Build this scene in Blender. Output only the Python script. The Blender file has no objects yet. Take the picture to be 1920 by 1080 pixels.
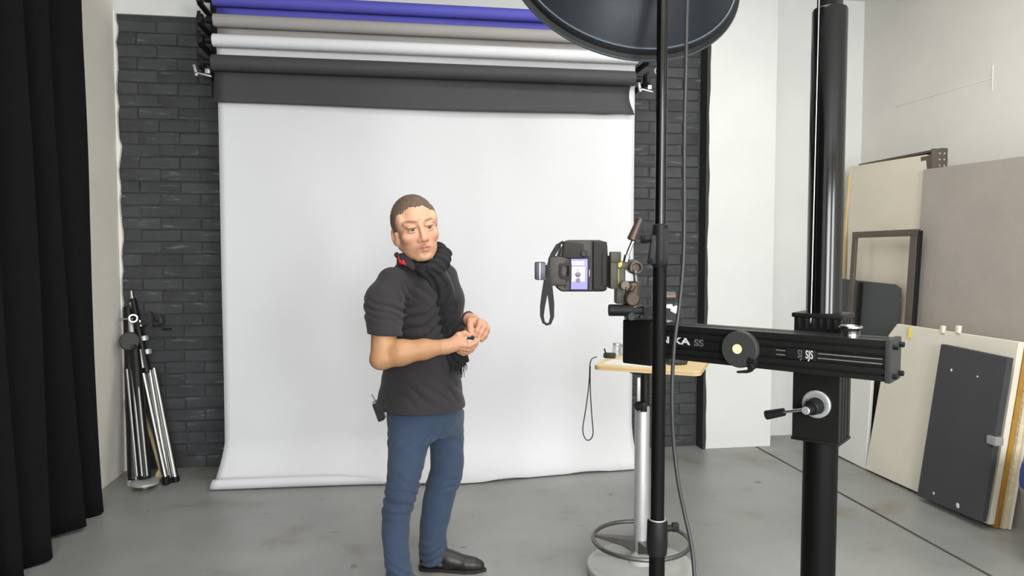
import bpy, bmesh, math, random
import numpy as np
from mathutils import Matrix, Vector, Euler

random.seed(7)
rng = np.random.default_rng(11)
C = bpy.context.scene.collection
S = bpy.context.scene
PI = math.pi

# ------------------------------------------------------------------ camera
F = 1320.0                                   # focal length in pixels of a 1920 wide frame
EYE = np.array([0.0, 0.0, 1.5])
YAW = math.atan(200 / F)
PITCH = math.atan(65 / F)
FW = np.array([math.sin(YAW) * math.cos(PITCH), math.cos(YAW) * math.cos(PITCH), -math.sin(PITCH)])
RT = np.array([math.cos(YAW), -math.sin(YAW), 0.0])
UP = np.cross(RT, FW)

cd = bpy.data.cameras.new('camera')
cam = bpy.data.objects.new('camera', cd)
C.objects.link(cam)
cam.location = EYE
cam.rotation_euler = (PI / 2 - PITCH, 0, -YAW)
cd.sensor_width = 36
cd.lens = F / 1920 * 36
cd.clip_start = 0.05
S.camera = cam

# ------------------------------------------------------------------ light
w = bpy.data.worlds.new('world')
S.world = w
w.use_nodes = True
w.node_tree.nodes['Background'].inputs[0].default_value = (0.9, 0.95, 1.0, 1)
w.node_tree.nodes['Background'].inputs[1].default_value = 0.6


def area(name, loc, rot, sx, sy, power, col=(1, 1, 1)):
    l = bpy.data.lights.new(name, 'AREA')
    l.shape = 'RECTANGLE'
    l.size, l.size_y, l.energy, l.color = sx, sy, power, col
    o = bpy.data.objects.new(name, l)
    C.objects.link(o)
    o.location, o.rotation_euler = loc, rot
    return o


# daylight through the windows in the wall behind the camera, ceiling lamps over the set
area('window_light', (0.2, -3.3, 2.05), (PI / 2, 0, 0), 1.6, 2.0, 165, (0.96, 0.98, 1.0))
area('window_light', (2.7, -3.3, 2.05), (PI / 2, 0, .22), 1.3, 2.0, 126, (0.98, 0.99, 1.0))
area('ceiling_light', (0.7, 1.5, 3.5), (0, 0, 0), 2.2, 1.4, 46, (1.0, 0.985, 0.96))
area('ceiling_light', (1.7, 3.5, 3.5), (0, 0, 0), 2.2, 0.5, 22, (1.0, 0.985, 0.96))

vs = S.view_settings
vs.view_transform = 'Standard'
vs.look = 'None'
vs.gamma = 1
vs.use_curve_mapping = False
vs.exposure = 0.37


# ------------------------------------------------------------------ measuring helpers
def ray(x, y):
    return FW + RT * (x - 960) / F - UP * (y - 540) / F


def at(x, y, D):
    """the point seen at (x, y), D metres in front of the lens"""
    return Vector(EYE + ray(x, y) * D)


def atY(x, y, Y):
    r = ray(x, y)
    return Vector(EYE + r * Y / r[1])


def atZ(x, y, Z):
    r = ray(x, y)
    return Vector(EYE + r * (Z - EYE[2]) / r[2])


def onlean(x, y, Xb, Xt, h):
    """meeting point with a leaning plane X = Xb + (Xt-Xb) z/h"""
    r = ray(x, y)
    k = (Xt - Xb) / h
    t = (Xb - EYE[0] + k * EYE[2]) / (r[0] - k * r[2])
    return Vector(EYE + r * t)


# ------------------------------------------------------------------ materials
def lin(c):
    return tuple(((v / 255) / 12.92 if v / 255 <= 0.04045 else ((v / 255 + 0.055) / 1.055) ** 2.4) for v in c)


MATS = {}


def mat(name, col, rough=0.5, metal=0.0, noise=None, bump=None, spec=0.5, col2=None, emit=None, stretch=(1, 1, 1), coat=0, sheen=0):
    """procedural material: noise=(scale, amount) mottles the colour towards col2, bump=(scale, strength)"""
    if name in MATS:
        return MATS[name]
    m = bpy.data.materials.new(name)
    m.use_nodes = True
    nt = m.node_tree
    b = nt.nodes['Principled BSDF']
    c = lin(col)
    b.inputs['Base Color'].default_value = (*c, 1)
    b.inputs['Roughness'].default_value = rough
    b.inputs['Metallic'].default_value = metal
    b.inputs['Specular IOR Level'].default_value = spec
    b.inputs['Coat Weight'].default_value = coat
    b.inputs['Sheen Weight'].default_value = sheen
    if noise or bump:
        tc = nt.nodes.new('ShaderNodeTexCoord')
        mp = nt.nodes.new('ShaderNodeMapping')
        mp.inputs['Scale'].default_value = stretch
        nt.links.new(tc.outputs['Object'], mp.inputs['Vector'])
    if noise:
        n = nt.nodes.new('ShaderNodeTexNoise')
        n.inputs['Scale'].default_value = noise[0]
        n.inputs['Detail'].default_value = 6
        n.inputs['Roughness'].default_value = 0.6
        nt.links.new(mp.outputs['Vector'], n.inputs['Vector'])
        r = nt.nodes.new('ShaderNodeValToRGB')
        r.color_ramp.elements[0].position = 0.3
        r.color_ramp.elements[1].position = 0.7
        d = lin(col2) if col2 else tuple(v * (1 - noise[1]) for v in c)
        e = c if col2 else tuple(min(1, v * (1 + noise[1])) for v in c)
        r.color_ramp.elements[0].color = (*d, 1)
        r.color_ramp.elements[1].color = (*e, 1)
        nt.links.new(n.outputs['Fac'], r.inputs['Fac'])
        nt.links.new(r.outputs['Color'], b.inputs['Base Color'])
    if bump:
        n2 = nt.nodes.new('ShaderNodeTexNoise')
        n2.inputs['Scale'].default_value = bump[0]
        n2.inputs['Detail'].default_value = 5
        nt.links.new(mp.outputs['Vector'], n2.inputs['Vector'])
        bp = nt.nodes.new('ShaderNodeBump')
        bp.inputs['Strength'].default_value = bump[1]
        bp.inputs['Distance'].default_value = 0.01
        nt.links.new(n2.outputs['Fac'], bp.inputs['Height'])
        nt.links.new(bp.outputs['Normal'], b.inputs['Normal'])
    if emit:
        b.inputs['Emission Color'].default_value = (*lin(emit[0]), 1)
        b.inputs['Emission Strength'].default_value = emit[1]
    MATS[name] = m
    return m


def floor_material():
    m = bpy.data.materials.new('painted_concrete')
    m.use_nodes = True
    nt = m.node_tree
    b = nt.nodes['Principled BSDF']
    tc = nt.nodes.new('ShaderNodeTexCoord')

    def noise(scale, lo, hi, detail=5):
        n = nt.nodes.new('ShaderNodeTexNoise')
        n.inputs['Scale'].default_value = scale
        n.inputs['Detail'].default_value = detail
        nt.links.new(tc.outputs['Object'], n.inputs['Vector'])
        mr = nt.nodes.new('ShaderNodeMapRange')
        mr.inputs['From Min'].default_value = lo
        mr.inputs['From Max'].default_value = hi
        nt.links.new(n.outputs['Fac'], mr.inputs['Value'])
        return mr.outputs['Result']

    def mix(fac, a, c):
        x = nt.nodes.new('ShaderNodeMix')
        x.data_type = 'RGBA'
        nt.links.new(fac, x.inputs['Factor'])
        for k, v in (('A', a), ('B', c)):
            s = [i for i in x.inputs if i.name == k and i.type == 'RGBA'][0]
            if isinstance(v, tuple):
                s.default_value = (*lin(v), 1)
            else:
                nt.links.new(v, s)
        return [o for o in x.outputs if o.type == 'RGBA'][0]
    c1 = mix(noise(1.3, .35, .65), (150, 151, 148), (134, 135, 132))
    c2 = mix(noise(2.6, .58, .72), c1, (126, 120, 104))
    c3 = mix(noise(9.0, .66, .74, 8), c2, (110, 106, 98))
    nt.links.new(c3, b.inputs['Base Color'])
    nt.links.new(noise(3.0, .2, .8), b.inputs['Roughness'])
    mr = nt.nodes.new('ShaderNodeMapRange')
    mr.inputs['To Min'].default_value = .3
    mr.inputs['To Max'].default_value = .5
    n = nt.nodes.new('ShaderNodeTexNoise')
    n.inputs['Scale'].default_value = 3
    nt.links.new(tc.outputs['Object'], n.inputs['Vector'])
    nt.links.new(n.outputs['Fac'], mr.inputs['Value'])
    nt.links.new(mr.outputs['Result'], b.inputs['Roughness'])
    return m


M_WHITE = mat('white_plaster', (217, 218, 215), 0.8, noise=(1.4, .04), bump=(14, .12))
M_CREAM = mat('cream_plaster', (240, 236, 226), 0.8, noise=(1.6, .05), bump=(10, .3))
M_DULL = mat('dull_white_paint', (222, 219, 212), 0.8, noise=(1.1, .06), bump=(12, .1))
M_CEIL = mat('ceiling_paint', (225, 225, 220), 0.9, noise=(2, .03))


def brick_material(name, col, seed):
    """black paint on brick: mottled, with pale horizontal scuffs"""
    m = mat(name, col, .68, bump=(40, .45))
    nt = m.node_tree
    b_ = nt.nodes['Principled BSDF']
    g = nt.nodes.new('ShaderNodeNewGeometry')

    def noise(sc, det, lo, hi):
        mp = nt.nodes.new('ShaderNodeMapping')
        mp.inputs['Scale'].default_value = sc
        mp.inputs['Location'].default_value = (seed, 0, 0)
        nt.links.new(g.outputs['Position'], mp.inputs['Vector'])
        n = nt.nodes.new('ShaderNodeTexNoise')
        n.inputs['Scale'].default_value = 1
        n.inputs['Detail'].default_value = det
        nt.links.new(mp.outputs['Vector'], n.inputs['Vector'])
        r = nt.nodes.new('ShaderNodeMapRange')
        r.inputs['From Min'].default_value, r.inputs['From Max'].default_value = lo, hi
        nt.links.new(n.outputs['Fac'], r.inputs['Value'])
        return r.outputs['Result']

    def mix(fac, a_, c_):
        x = nt.nodes.new('ShaderNodeMix')
        x.data_type = 'RGBA'
        nt.links.new(fac, x.inputs['Factor'])
        ii = [i for i in x.inputs if i.type == 'RGBA']
        for s_, v_ in zip(ii, (a_, c_)):
            if isinstance(v_, tuple):
                s_.default_value = (*v_, 1)
            else:
                nt.links.new(v_, s_)
        return [o for o in x.outputs if o.type == 'RGBA'][0]
    c0 = lin(col)
    base = mix(noise((5, 5, 9), 5, .35, .65), tuple(v * .82 for v in c0), tuple(v * 1.15 for v in c0))
    nt.links.new(mix(noise((6, 6, 34), 6, .60, .78), base, lin((112, 114, 116))), b_.inputs['Base Color'])
    return m


M_BRICK = [brick_material('black_painted_brick', (58, 59, 61), 0), brick_material('black_painted_brick_worn', (62, 63, 65), 3), brick_material('black_painted_brick_dark', (54, 55, 57), 7)]
M_SATINBLACK = mat('satin_black_tube', (10, 10, 10), .5, noise=(30, .1), spec=.15)
M_MORTAR = mat('black_painted_mortar', (54, 55, 58), 0.75, noise=(14, .2), bump=(50, .4))
M_RETURN = mat('black_painted_return', (44, 44, 45), 0.7, noise=(10, .2), bump=(40, .3))
M_FLOOR = floor_material()
M_GAP = mat('dark_floor_joint', (62, 58, 50), 0.8, noise=(30, .2))
M_BLACKCLOTH = mat('black_curtain_cloth', (12, 12, 13), 0.95, noise=(30, .12), bump=(160, .2), spec=.2)
M_PAPER = mat('white_background_paper', (217, 217, 220), 0.75, noise=(2.2, .015))
M_BLUE = mat('blue_background_paper', (82, 80, 176), 0.7, noise=(3, .04))
M_GREYP = mat('grey_background_paper', (158, 154, 151), 0.75, noise=(3, .03))
M_BLACKP = mat('black_background_paper', (62, 62, 64), 0.7, noise=(3, .08))
M_STEEL = mat('dark_steel', (38, 37, 37), 0.5, 0.6, noise=(30, .15))
M_CHROME = mat('chrome', (190, 190, 188), 0.22, 1.0)
M_ALU = mat('brushed_aluminium', (176, 177, 175), 0.36, 1.0, noise=(60, .1), stretch=(1, 1, .05))
M_SATIN = mat('satin_grey_metal', (186, 188, 187), 0.45, 0.55, noise=(12, .05))
M_GLOSSBLACK = mat('gloss_black_anodised', (11, 11, 12), 0.14, 0.0, noise=(20, .1), spec=.4)
M_BLACKMET = mat('black_anodised', (20, 20, 20), 0.42, 0.0, noise=(40, .12), spec=.3)
M_BLACKPL = mat('black_plastic', (22, 22, 23), 0.5, noise=(60, .1), spec=.25)
M_DARKGREY = mat('dark_grey_plastic', (52, 52, 51), 0.55, noise=(40, .08), spec=.3)
M_DISHGLINT = mat('dish_rim_highlight', (70, 80, 88), 0.35, 0.3, noise=(5, .1))  # pale grey-blue: highlights on the dish lip and step, put into the colour
M_DISH = mat('dish_black_enamel', (24, 29, 35), 0.42, 0.0, noise=(5, .1), spec=.22)
M_RUBBER = mat('cable_rubber', (42, 42, 43), 0.45, noise=(80, .1))
M_PLY = mat('birch_plywood', (222, 198, 152), 0.5, noise=(5, .0), col2=(206, 178, 130), stretch=(1, 8, 1))
M_PLYEDGE = mat('plywood_edge', (205, 170, 110), 0.6, noise=(14, .12), stretch=(1, 1, 20))
M_LABEL = mat('pale_lettering', (190, 190, 188), 0.5, noise=(30, .1))
M_LABEL_FADE = mat('worn_lettering', (84, 84, 84), 0.5, noise=(30, .2))
M_STRIPE = mat('silver_inlay', (150, 148, 146), 0.4, 0.6, noise=(60, .15))
M_CREAMDOT = mat('cream_sticker', (226, 216, 176), 0.5, noise=(20, .04))
M_CAMBODY = mat('camera_body', (50, 43, 39), 0.5, noise=(40, .15), bump=(300, .2))
M_CAMRUB = mat('camera_rubber', (40, 36, 33), 0.7, noise=(60, .12), bump=(400, .4))
M_BRONZE = mat('bronze_paint', (84, 73, 65), 0.4, 0.5, noise=(20, .12))
M_OLIVE = mat('olive_grey_metal', (62, 60, 48), 0.5, 0.2, noise=(20, .12))
M_YELLOW = mat('yellow_plastic', (196, 178, 62), 0.45, noise=(20, .08))
M_WEB = mat('strap_webbing', (36, 36, 37), 0.85, noise=(90, .2), bump=(300, .3))
M_SHEET = mat('white_sheet', (214, 213, 211), 0.7, noise=(6, .02))
M_STONE = mat('pale_grey_base', (176, 177, 173), 0.55, noise=(6, .08), bump=(30, .1))
M_RING = mat('dull_steel_ring', (112, 110, 108), 0.38, 0.8, noise=(20, .12))
M_CREAMPANEL = mat('cream_panel', (222, 213, 194), 0.6, noise=(1.6, .05))
M_WOODEDGE = mat('wood_edge', (206, 184, 136), 0.6, noise=(8, .15), stretch=(1, 1, .1))
M_FABRIC = mat('grey_panel_fabric', (166, 158, 149), 0.9, noise=(3, .05), bump=(260, .3))
M_FRAME = mat('brown_frame', (86, 77, 68), 0.5, noise=(10, .12))
M_SLATE = mat('slate_panel', (72, 76, 76), 0.6, noise=(3, .05))
M_CHARCOAL = mat('charcoal_foam', (64, 64, 67), 0.8, noise=(4, .08), bump=(120, .2))
M_BOARD = mat('cream_foamboard', (226, 220, 204), 0.75, noise=(2.2, .05), bump=(60, .1))
M_BOARD2 = mat('white_foamboard', (230, 230, 224), 0.75, noise=(3, .03))
M_MUSTARD = mat('mustard_board', (172, 130, 56), 0.8, noise=(12, .15), bump=(80, .3))
M_ROUGHFOAM = mat('rough_foam_edge', (222, 208, 178), 0.9, noise=(30, .12), bump=(60, .8))
M_BINBLUE = mat('blue_bag', (40, 66, 140), 0.5, noise=(10, .15))
M_BIN = mat('grey_bin', (150, 142, 136), 0.5, noise=(6, .08))
M_TAPE = mat('grey_tape', (150, 148, 150), 0.4, noise=(20, .1))
M_GLASS = mat('clear_glass', (235, 240, 240), 0.05)
M_GLASS.node_tree.nodes['Principled BSDF'].inputs['Transmission Weight'].default_value = 0.9
M_SHIRT = mat('charcoal_shirt', (44, 41, 44), 0.88, noise=(24, .08), bump=(380, .2), sheen=.1)
M_SCARF = mat('black_scarf', (31, 30, 32), 0.95, noise=(60, .2), bump=(220, .5))
M_SHOE = mat('black_leather', (30, 27, 26), 0.4, noise=(30, .15), bump=(60, .1))
M_SOLE = mat('shoe_sole', (30, 28, 27), 0.7, noise=(30, .1))
M_RED = mat('red_embroidery', (196, 36, 52), 0.7, noise=(90, .2))
M_EYE = mat('eye_white', (186, 174, 164), 0.3, noise=(20, .02))
M_IRIS = mat('eye_iris', (62, 54, 48), 0.2, noise=(60, .1))
M_HAIR = mat('brown_hair', (104, 86, 70), 0.6, noise=(26, .3), bump=(70, .8), stretch=(3, 3, .6))


def denim():
    m = mat('blue_denim', (56, 75, 96), 0.88, noise=(3.2, .0), col2=(46, 58, 82), bump=(300, .3), sheen=.1)
    return m


M_DENIM = denim()


def skin_material():
    m = bpy.data.materials.new('skin')
    m.use_nodes = True
    nt = m.node_tree
    b = nt.nodes['Principled BSDF']
    a = nt.nodes.new('ShaderNodeVertexColor')
    a.layer_name = 'tint'
    tc = nt.nodes.new('ShaderNodeTexCoord')
    n = nt.nodes.new('ShaderNodeTexNoise')
    n.inputs['Scale'].default_value = 35
    n.inputs['Detail'].default_value = 5
    nt.links.new(tc.outputs['Object'], n.inputs['Vector'])
    mr = nt.nodes.new('ShaderNodeMapRange')
    mr.inputs['To Min'].default_value = .88
    mr.inputs['To Max'].default_value = 1.1
    nt.links.new(n.outputs['Fac'], mr.inputs['Value'])
    x = nt.nodes.new('ShaderNodeMix')
    x.data_type = 'RGBA'
    x.blend_type = 'MULTIPLY'
    x.inputs['Factor'].default_value = 1
    ins = [i for i in x.inputs if i.type == 'RGBA']
    nt.links.new(a.outputs['Color'], ins[0])
    nt.links.new(mr.outputs['Result'], ins[1])
    nt.links.new([o for o in x.outputs if o.type == 'RGBA'][0], b.inputs['Base Color'])
    b.inputs['Roughness'].default_value = .5
    b.inputs['Subsurface Weight'].default_value = .08
    b.inputs['Subsurface Radius'].default_value = (.01, .004, .002)
    return m


M_SKIN = skin_material()

# ------------------------------------------------------------------ mesh helpers
WORLD = {}


def rotz(a):
    return Matrix.Rotation(a, 4, 'Z')


def frame(p, rz=-YAW):
    """local frame: x to the right, y away, z up, turned to face the photographer"""
    return Matrix.Translation(Vector(p)) @ rotz(rz)


def axis_matrix(o, axis):
    z = Vector(axis).normalized()
    x = z.cross(Vector((0, 0, 1)))
    if x.length < 1e-4:
        x = Vector((1, 0, 0))
    x.normalize()
    y = z.cross(x)
    m = Matrix.Identity(4)
    for i in range(3):
        m[i][0], m[i][1], m[i][2], m[i][3] = x[i], y[i], z[i], Vector(o)[i]
    return m


class MB:
    def __init__(s, M=None):
        s.bm = bmesh.new()
        s.M = M or Matrix.Identity(4)

    def add(s, vs_, fs, M=None, mi=0):
        T = s.M @ M if M is not None else s.M
        v = [s.bm.verts.new(T @ Vector(p)) for p in vs_]
        for f in fs:
            try:
                s.bm.faces.new([v[i] for i in f]).material_index = mi
            except ValueError:
                pass
        return s

    def box(s, c, size, R=None, bev=0.0, mi=0):
        M = Matrix.Translation(Vector(c)) @ (R if R is not None else Matrix.Identity(4))
        b = bmesh.new()
        bmesh.ops.create_cube(b, size=1)
        for v in b.verts:
            v.co = Vector((v.co.x * size[0], v.co.y * size[1], v.co.z * size[2]))
        if bev:
            bmesh.ops.bevel(b, geom=list(b.edges), offset=min(bev, min(size) * .45), segments=2, affect='EDGES', profile=.6)
        b.verts.index_update()
        s.add([v.co.copy() for v in b.verts], [[v.index for v in f.verts] for f in b.faces], M, mi)
        b.free()
        return s

    def tube(s, pts, r, seg=12, cap=True, mi=0, flat=1.0, up=None):
        pts = [Vector(p) for p in pts]
        n = len(pts)
        rs = [r] * n if isinstance(r, (int, float)) else list(r)
        vs_, fs = [], []
        ref = Vector(up) if up else None
        for i, p in enumerate(pts):
            t = (pts[min(i + 1, n - 1)] - pts[max(i - 1, 0)]).normalized()
            if ref is None:
                ref = Vector((0, 0, 1)) if abs(t.z) < .9 else Vector((1, 0, 0))
            x = (ref - t * ref.dot(t)).normalized()
            y = t.cross(x)
            if not up:
                ref = x
            for k in range(seg):
                a = 2 * PI * k / seg
                vs_.append(p + (x * math.cos(a) * flat + y * math.sin(a)) * rs[i])
        for i in range(n - 1):
            for k in range(seg):
                k2 = (k + 1) % seg
                fs.append((i * seg + k, i * seg + k2, (i + 1) * seg + k2, (i + 1) * seg + k))
        if cap:
            fs.append(tuple(range(seg - 1, -1, -1)))
            fs.append(tuple((n - 1) * seg + k for k in range(seg)))
        return s.add(vs_, fs, None, mi)

    def lathe(s, prof, o=(0, 0, 0), axis=(0, 0, 1), seg=28, mi=0):
        """prof: (radius, height) pairs; zero radius closes"""
        M = axis_matrix(o, axis)
        vs_, fs, rings = [], [], []
        for r, h in prof:
            if r < 1e-6:
                rings.append([len(vs_)])
                vs_.append((0, 0, h))
            else:
                rings.append(list(range(len(vs_), len(vs_) + seg)))
                vs_ += [(r * math.cos(2 * PI * k / seg), r * math.sin(2 * PI * k / seg), h) for k in range(seg)]
        for a, b in zip(rings, rings[1:]):
            for k in range(seg):
                k2 = (k + 1) % seg
                if len(a) == 1 and len(b) == 1:
                    continue
                if len(a) == 1:
                    fs.append((a[0], b[k2], b[k]))
                elif len(b) == 1:
                    fs.append((a[k], a[k2], b[0]))
                else:
                    fs.append((a[k], a[k2], b[k2], b[k]))
        return s.add(vs_, fs, M, mi)

    def rod(s, a, b, r, r2=None, seg=20, bev=None, mi=0):
        a, b = Vector(a), Vector(b)
        L = (b - a).length
        r2 = r if r2 is None else r2
        e = min(bev if bev is not None else min(r, r2) * .15, L * .4)
        return s.lathe([(0, 0), (r - e, 0), (r, e), (r2, L - e), (r2 - e, L), (0, L)], a, b - a, seg, mi)

    def torus(s, c, axis, R, r, seg=40, sub=10, mi=0):
        M = axis_matrix(c, axis)
        vs_ = [((R + r * math.cos(2 * PI * j / sub)) * math.cos(2 * PI * i / seg), (R + r * math.cos(2 * PI * j / sub)) * math.sin(2 * PI * i / seg), r * math.sin(2 * PI * j / sub)) for i in range(seg) for j in range(sub)]
        fs = [(i * sub + j, ((i + 1) % seg) * sub + j, ((i + 1) % seg) * sub + (j + 1) % sub, i * sub + (j + 1) % sub) for i in range(seg) for j in range(sub)]
        return s.add(vs_, fs, M, mi)

    def ell(s, c, r, R=None, mi=0, seg=20):
        b = bmesh.new()
        bmesh.ops.create_uvsphere(b, u_segments=seg, v_segments=seg // 2 + 2, radius=1)
        b.verts.index_update()
        M = Matrix.Translation(Vector(c)) @ (R if R is not None else Matrix.Identity(4)) @ Matrix.Diagonal((*r, 1))
        s.add([v.co.copy() for v in b.verts], [[v.index for v in f.verts] for f in b.faces], M, mi)
        b.free()
        return s

    def prism(s, poly, t, M=None, mi=0):
        """polygon in the local xy plane, thickness t along local z (from 0 to t)"""
        n = len(poly)
        vs_ = [(p[0], p[1], 0) for p in poly] + [(p[0], p[1], t) for p in poly]
        fs = [tuple(range(n - 1, -1, -1)), tuple(range(n, 2 * n))] + [(i, (i + 1) % n, n + (i + 1) % n, n + i) for i in range(n)]
        return s.add(vs_, fs, M, mi)

    def build(s, name, m, parent=None, smooth=35, bevel=0):
        bm = s.bm
        bmesh.ops.recalc_face_normals(bm, faces=list(bm.faces))
        me = bpy.data.meshes.new(name)
        if parent is not None:
            bm.transform(WORLD[parent.name].inverted())
        bm.to_mesh(me)
        bm.free()
        return finish(name, me, m, parent, smooth, bevel)


def finish(name, me, m, parent=None, smooth=35, bevel=0):
    for x in (m if isinstance(m, (list, tuple)) else [m]):
        me.materials.append(x)
    if smooth:
        me.shade_smooth()
        me.set_sharp_from_angle(angle=math.radians(smooth))
    o = bpy.data.objects.new(name, me)
    C.objects.link(o)
    if parent is not None:
        o.parent = parent
        WORLD[o.name] = WORLD[parent.name]
    else:
        WORLD[o.name] = Matrix.Identity(4)
    if bevel:
        bv = o.modifiers.new('bevel', 'BEVEL')
        bv.width, bv.segments, bv.limit_method = bevel, 2, 'ANGLE'
    return o


def tag(o, label=None, cat=None, group=None, kind=None):
    for k, v in (('label', label), ('category', cat), ('group', group), ('kind', kind)):
        if v:
            o[k] = v
    return o


def thing(name, label, cat, loc, rz=0.0, group=None):
    o = bpy.data.objects.new(name, None)
    o.empty_display_size = .1
    C.objects.link(o)
    o.location = Vector(loc)
    o.rotation_euler = (0, 0, rz)
    WORLD[o.name] = Matrix.Translation(Vector(loc)) @ rotz(rz)
    return tag(o, label, cat, group)


def structure(o):
    o['kind'] = 'structure'
    return o


def text_mesh(name, body, size, M, m, parent, depth=.0006, bold=0.0, sx=1.0):
    cu = bpy.data.curves.new(name, 'FONT')
    cu.body, cu.size, cu.extrude, cu.offset = body, size, depth, bold
    cu.align_x, cu.align_y = 'LEFT', 'CENTER'
    o = bpy.data.objects.new(name, cu)
    C.objects.link(o)
    dg = bpy.context.evaluated_depsgraph_get()
    me = bpy.data.meshes.new_from_object(o.evaluated_get(dg))
    bpy.data.objects.remove(o)
    me.materials.clear()
    me.transform(WORLD[parent.name].inverted() @ M @ Matrix.Diagonal((sx, 1, 1, 1)))
    return finish(name, me, m, parent, 0)


# ------------------------------------------------------------------ room shell
XL, XR, YB, YP, YR, YF, ZC = -1.92, 3.72, 5.15, 5.05, 5.35, -3.5, 3.55
ZBLACK = 3.105                                # top of the black paint
GAPX = 2.68                                   # joint in the floor along the right wall

b = MB()
b.box(((XL + GAPX) / 2 - .1 - .004, (YF + 5.6) / 2, -.05), (GAPX - XL + .2 - .008, 5.6 - YF, .1))
b.box(((GAPX + XR) / 2 + .1 + .008, (YF + 5.6) / 2, -.05), (XR - GAPX + .2 - .016, 5.6 - YF, .1))
fl = structure(b.build('floor', M_FLOOR, smooth=0))
b = MB()
b.box((GAPX + .004, (YF + 4.3) / 2, -.03), (.034, 4.3 - YF, .048))
structure(b.build('trim_1', M_GAP, smooth=0))
b = MB()
b.box((.9, (YF + 5.6) / 2, ZC + .05), (6.0, 5.6 - YF, .1))
structure(b.build('ceiling', M_CEIL, smooth=0))

b = MB()
b.box((XL + 2.1 - .1, YB + .16, ZBLACK / 2), (4.4, .3, ZBLACK), mi=0)
b.box((XL + 2.1 - .1, YB + .14, (ZBLACK + ZC) / 2), (4.4, .3, ZC - ZBLACK), mi=1)
wall_back = structure(b.build('wall_back', [M_MORTAR, M_WHITE], smooth=0))

# painted bricks on the two stretches of back wall that show beside the paper
PX, PZ = .26, .083


def brick_mesh(wd, seed):
    r = random.Random(seed)
    bb = bmesh.new()
    bmesh.ops.create_cube(bb, size=1)
    for v in bb.verts:
        v.co = Vector((v.co.x * wd, v.co.y * .03, v.co.z * (PZ - .005)))
    bmesh.ops.bevel(bb, geom=[e for e in bb.edges if all(v.co.y < 0 for v in e.verts)], offset=.004, segments=1, affect='EDGES')
    for v in bb.verts:
        v.co += Vector((r.uniform(-.003, .003), r.uniform(-.0025, .0015), r.uniform(-.0022, .0022)))
    me = bpy.data.meshes.new('brick')
    bb.to_mesh(me)
    bb.free()
    me.materials.append(M_BRICK[seed % 3])
    me.shade_smooth()
    me.set_sharp_from_angle(angle=math.radians(25))
    return me


FULL = [brick_mesh(PX - .005, i) for i in range(9)]


def brick_run(x0, x1):
    rows = int(ZBLACK / PZ)
    for j in range(rows):
        z = PZ * (j + .5)
        x = x0 - (PX / 2 if j % 2 else 0)
        while x < x1 - .02:
            a, c = max(x, x0), min(x + PX, x1)
            if c - a > .05:
                me = random.choice(FULL) if c - a > PX - .005 else brick_mesh(c - a - .005, random.randrange(9, 60))
                o = bpy.data.objects.new('brick', me)
                C.objects.link(o)
                o.parent = wall_back
                o.location = ((a + c) / 2, YB + .0195 + random.uniform(-.002, .002), z + random.uniform(-.002, .002))
                o.rotation_euler = (0, random.uniform(-.006, .006), 0)
            x += PX


brick_run(XL + .005, -1.06)
brick_run(1.44, 2.235)

# plaster that breaks off raggedly above the black paint and along the left corner
b = MB()
zs = np.linspace(0, ZBLACK + .02, 60)
ww = .012 + .006 * np.sin(zs * 9) + .005 * np.sin(zs * 23 + 1) + .004 * rng.normal(size=60)
vs_, fs = [], []
for z, q in zip(zs, ww):
    vs_ += [(XL - .01, YB - .014, z), (XL + max(q, .003), YB - .014, z), (XL + max(q, .003) + .004, YB + .02, z)]
for i in range(59):
    fs += [(3 * i, 3 * i + 1, 3 * i + 4, 3 * i + 3), (3 * i + 1, 3 * i + 2, 3 * i + 5, 3 * i + 4)]
b.add(vs_, fs)
structure(b.build('trim_2', M_CREAM))

b = MB()
b.box((XL - .1, (YF + 5.4) / 2, ZC / 2), (.2, 5.4 - YF, ZC))
structure(b.build('wall_left', M_CREAM, smooth=0))
b = MB()
b.box((XL + .006, 4.52, ZC / 2), (.03, .02, ZC), bev=.008)
structure(b.build('trim_3', M_WHITE))
b = MB()
b.box((XR + .1, (YF + 5.6) / 2, ZC / 2), (.2, 5.6 - YF, ZC))
structure(b.build('wall_right', M_DULL, smooth=0))
b = MB()
b.box((3.3, YR + .1, ZC / 2), (1.2, .2, ZC))
structure(b.build('wall_recess', M_WHITE, smooth=0))
# pillar: white front with a black painted return on its left side; rough foot
b = MB()
b.box(((2.257 + 2.80) / 2, (YP + 5.45) / 2, ZC / 2), (2.80 - 2.257, 5.45 - YP, ZC), bev=.006)
structure(b.build('wall_pillar', M_WHITE, smooth=0))
b = MB()
zs = np.linspace(0, ZC, 40)
vs_, fs = [], []
for i, z in enumerate(zs):
    q = .004 * math.sin(z * 7) + .003 * math.sin(z * 19)
    vs_ += [(2.236, YB + .03, z), (2.236 + .004, YP - .004, z), (2.262 + q, YP - .006, z), (2.262 + q, YP + .01, z)]
for i in range(39):
    for k in range(3):
        fs.append((4 * i + k, 4 * i + k + 1, 4 * i + k + 5, 4 * i + k + 4))
b.add(vs_, fs)
structure(b.build('trim_4', M_RETURN))
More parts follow.
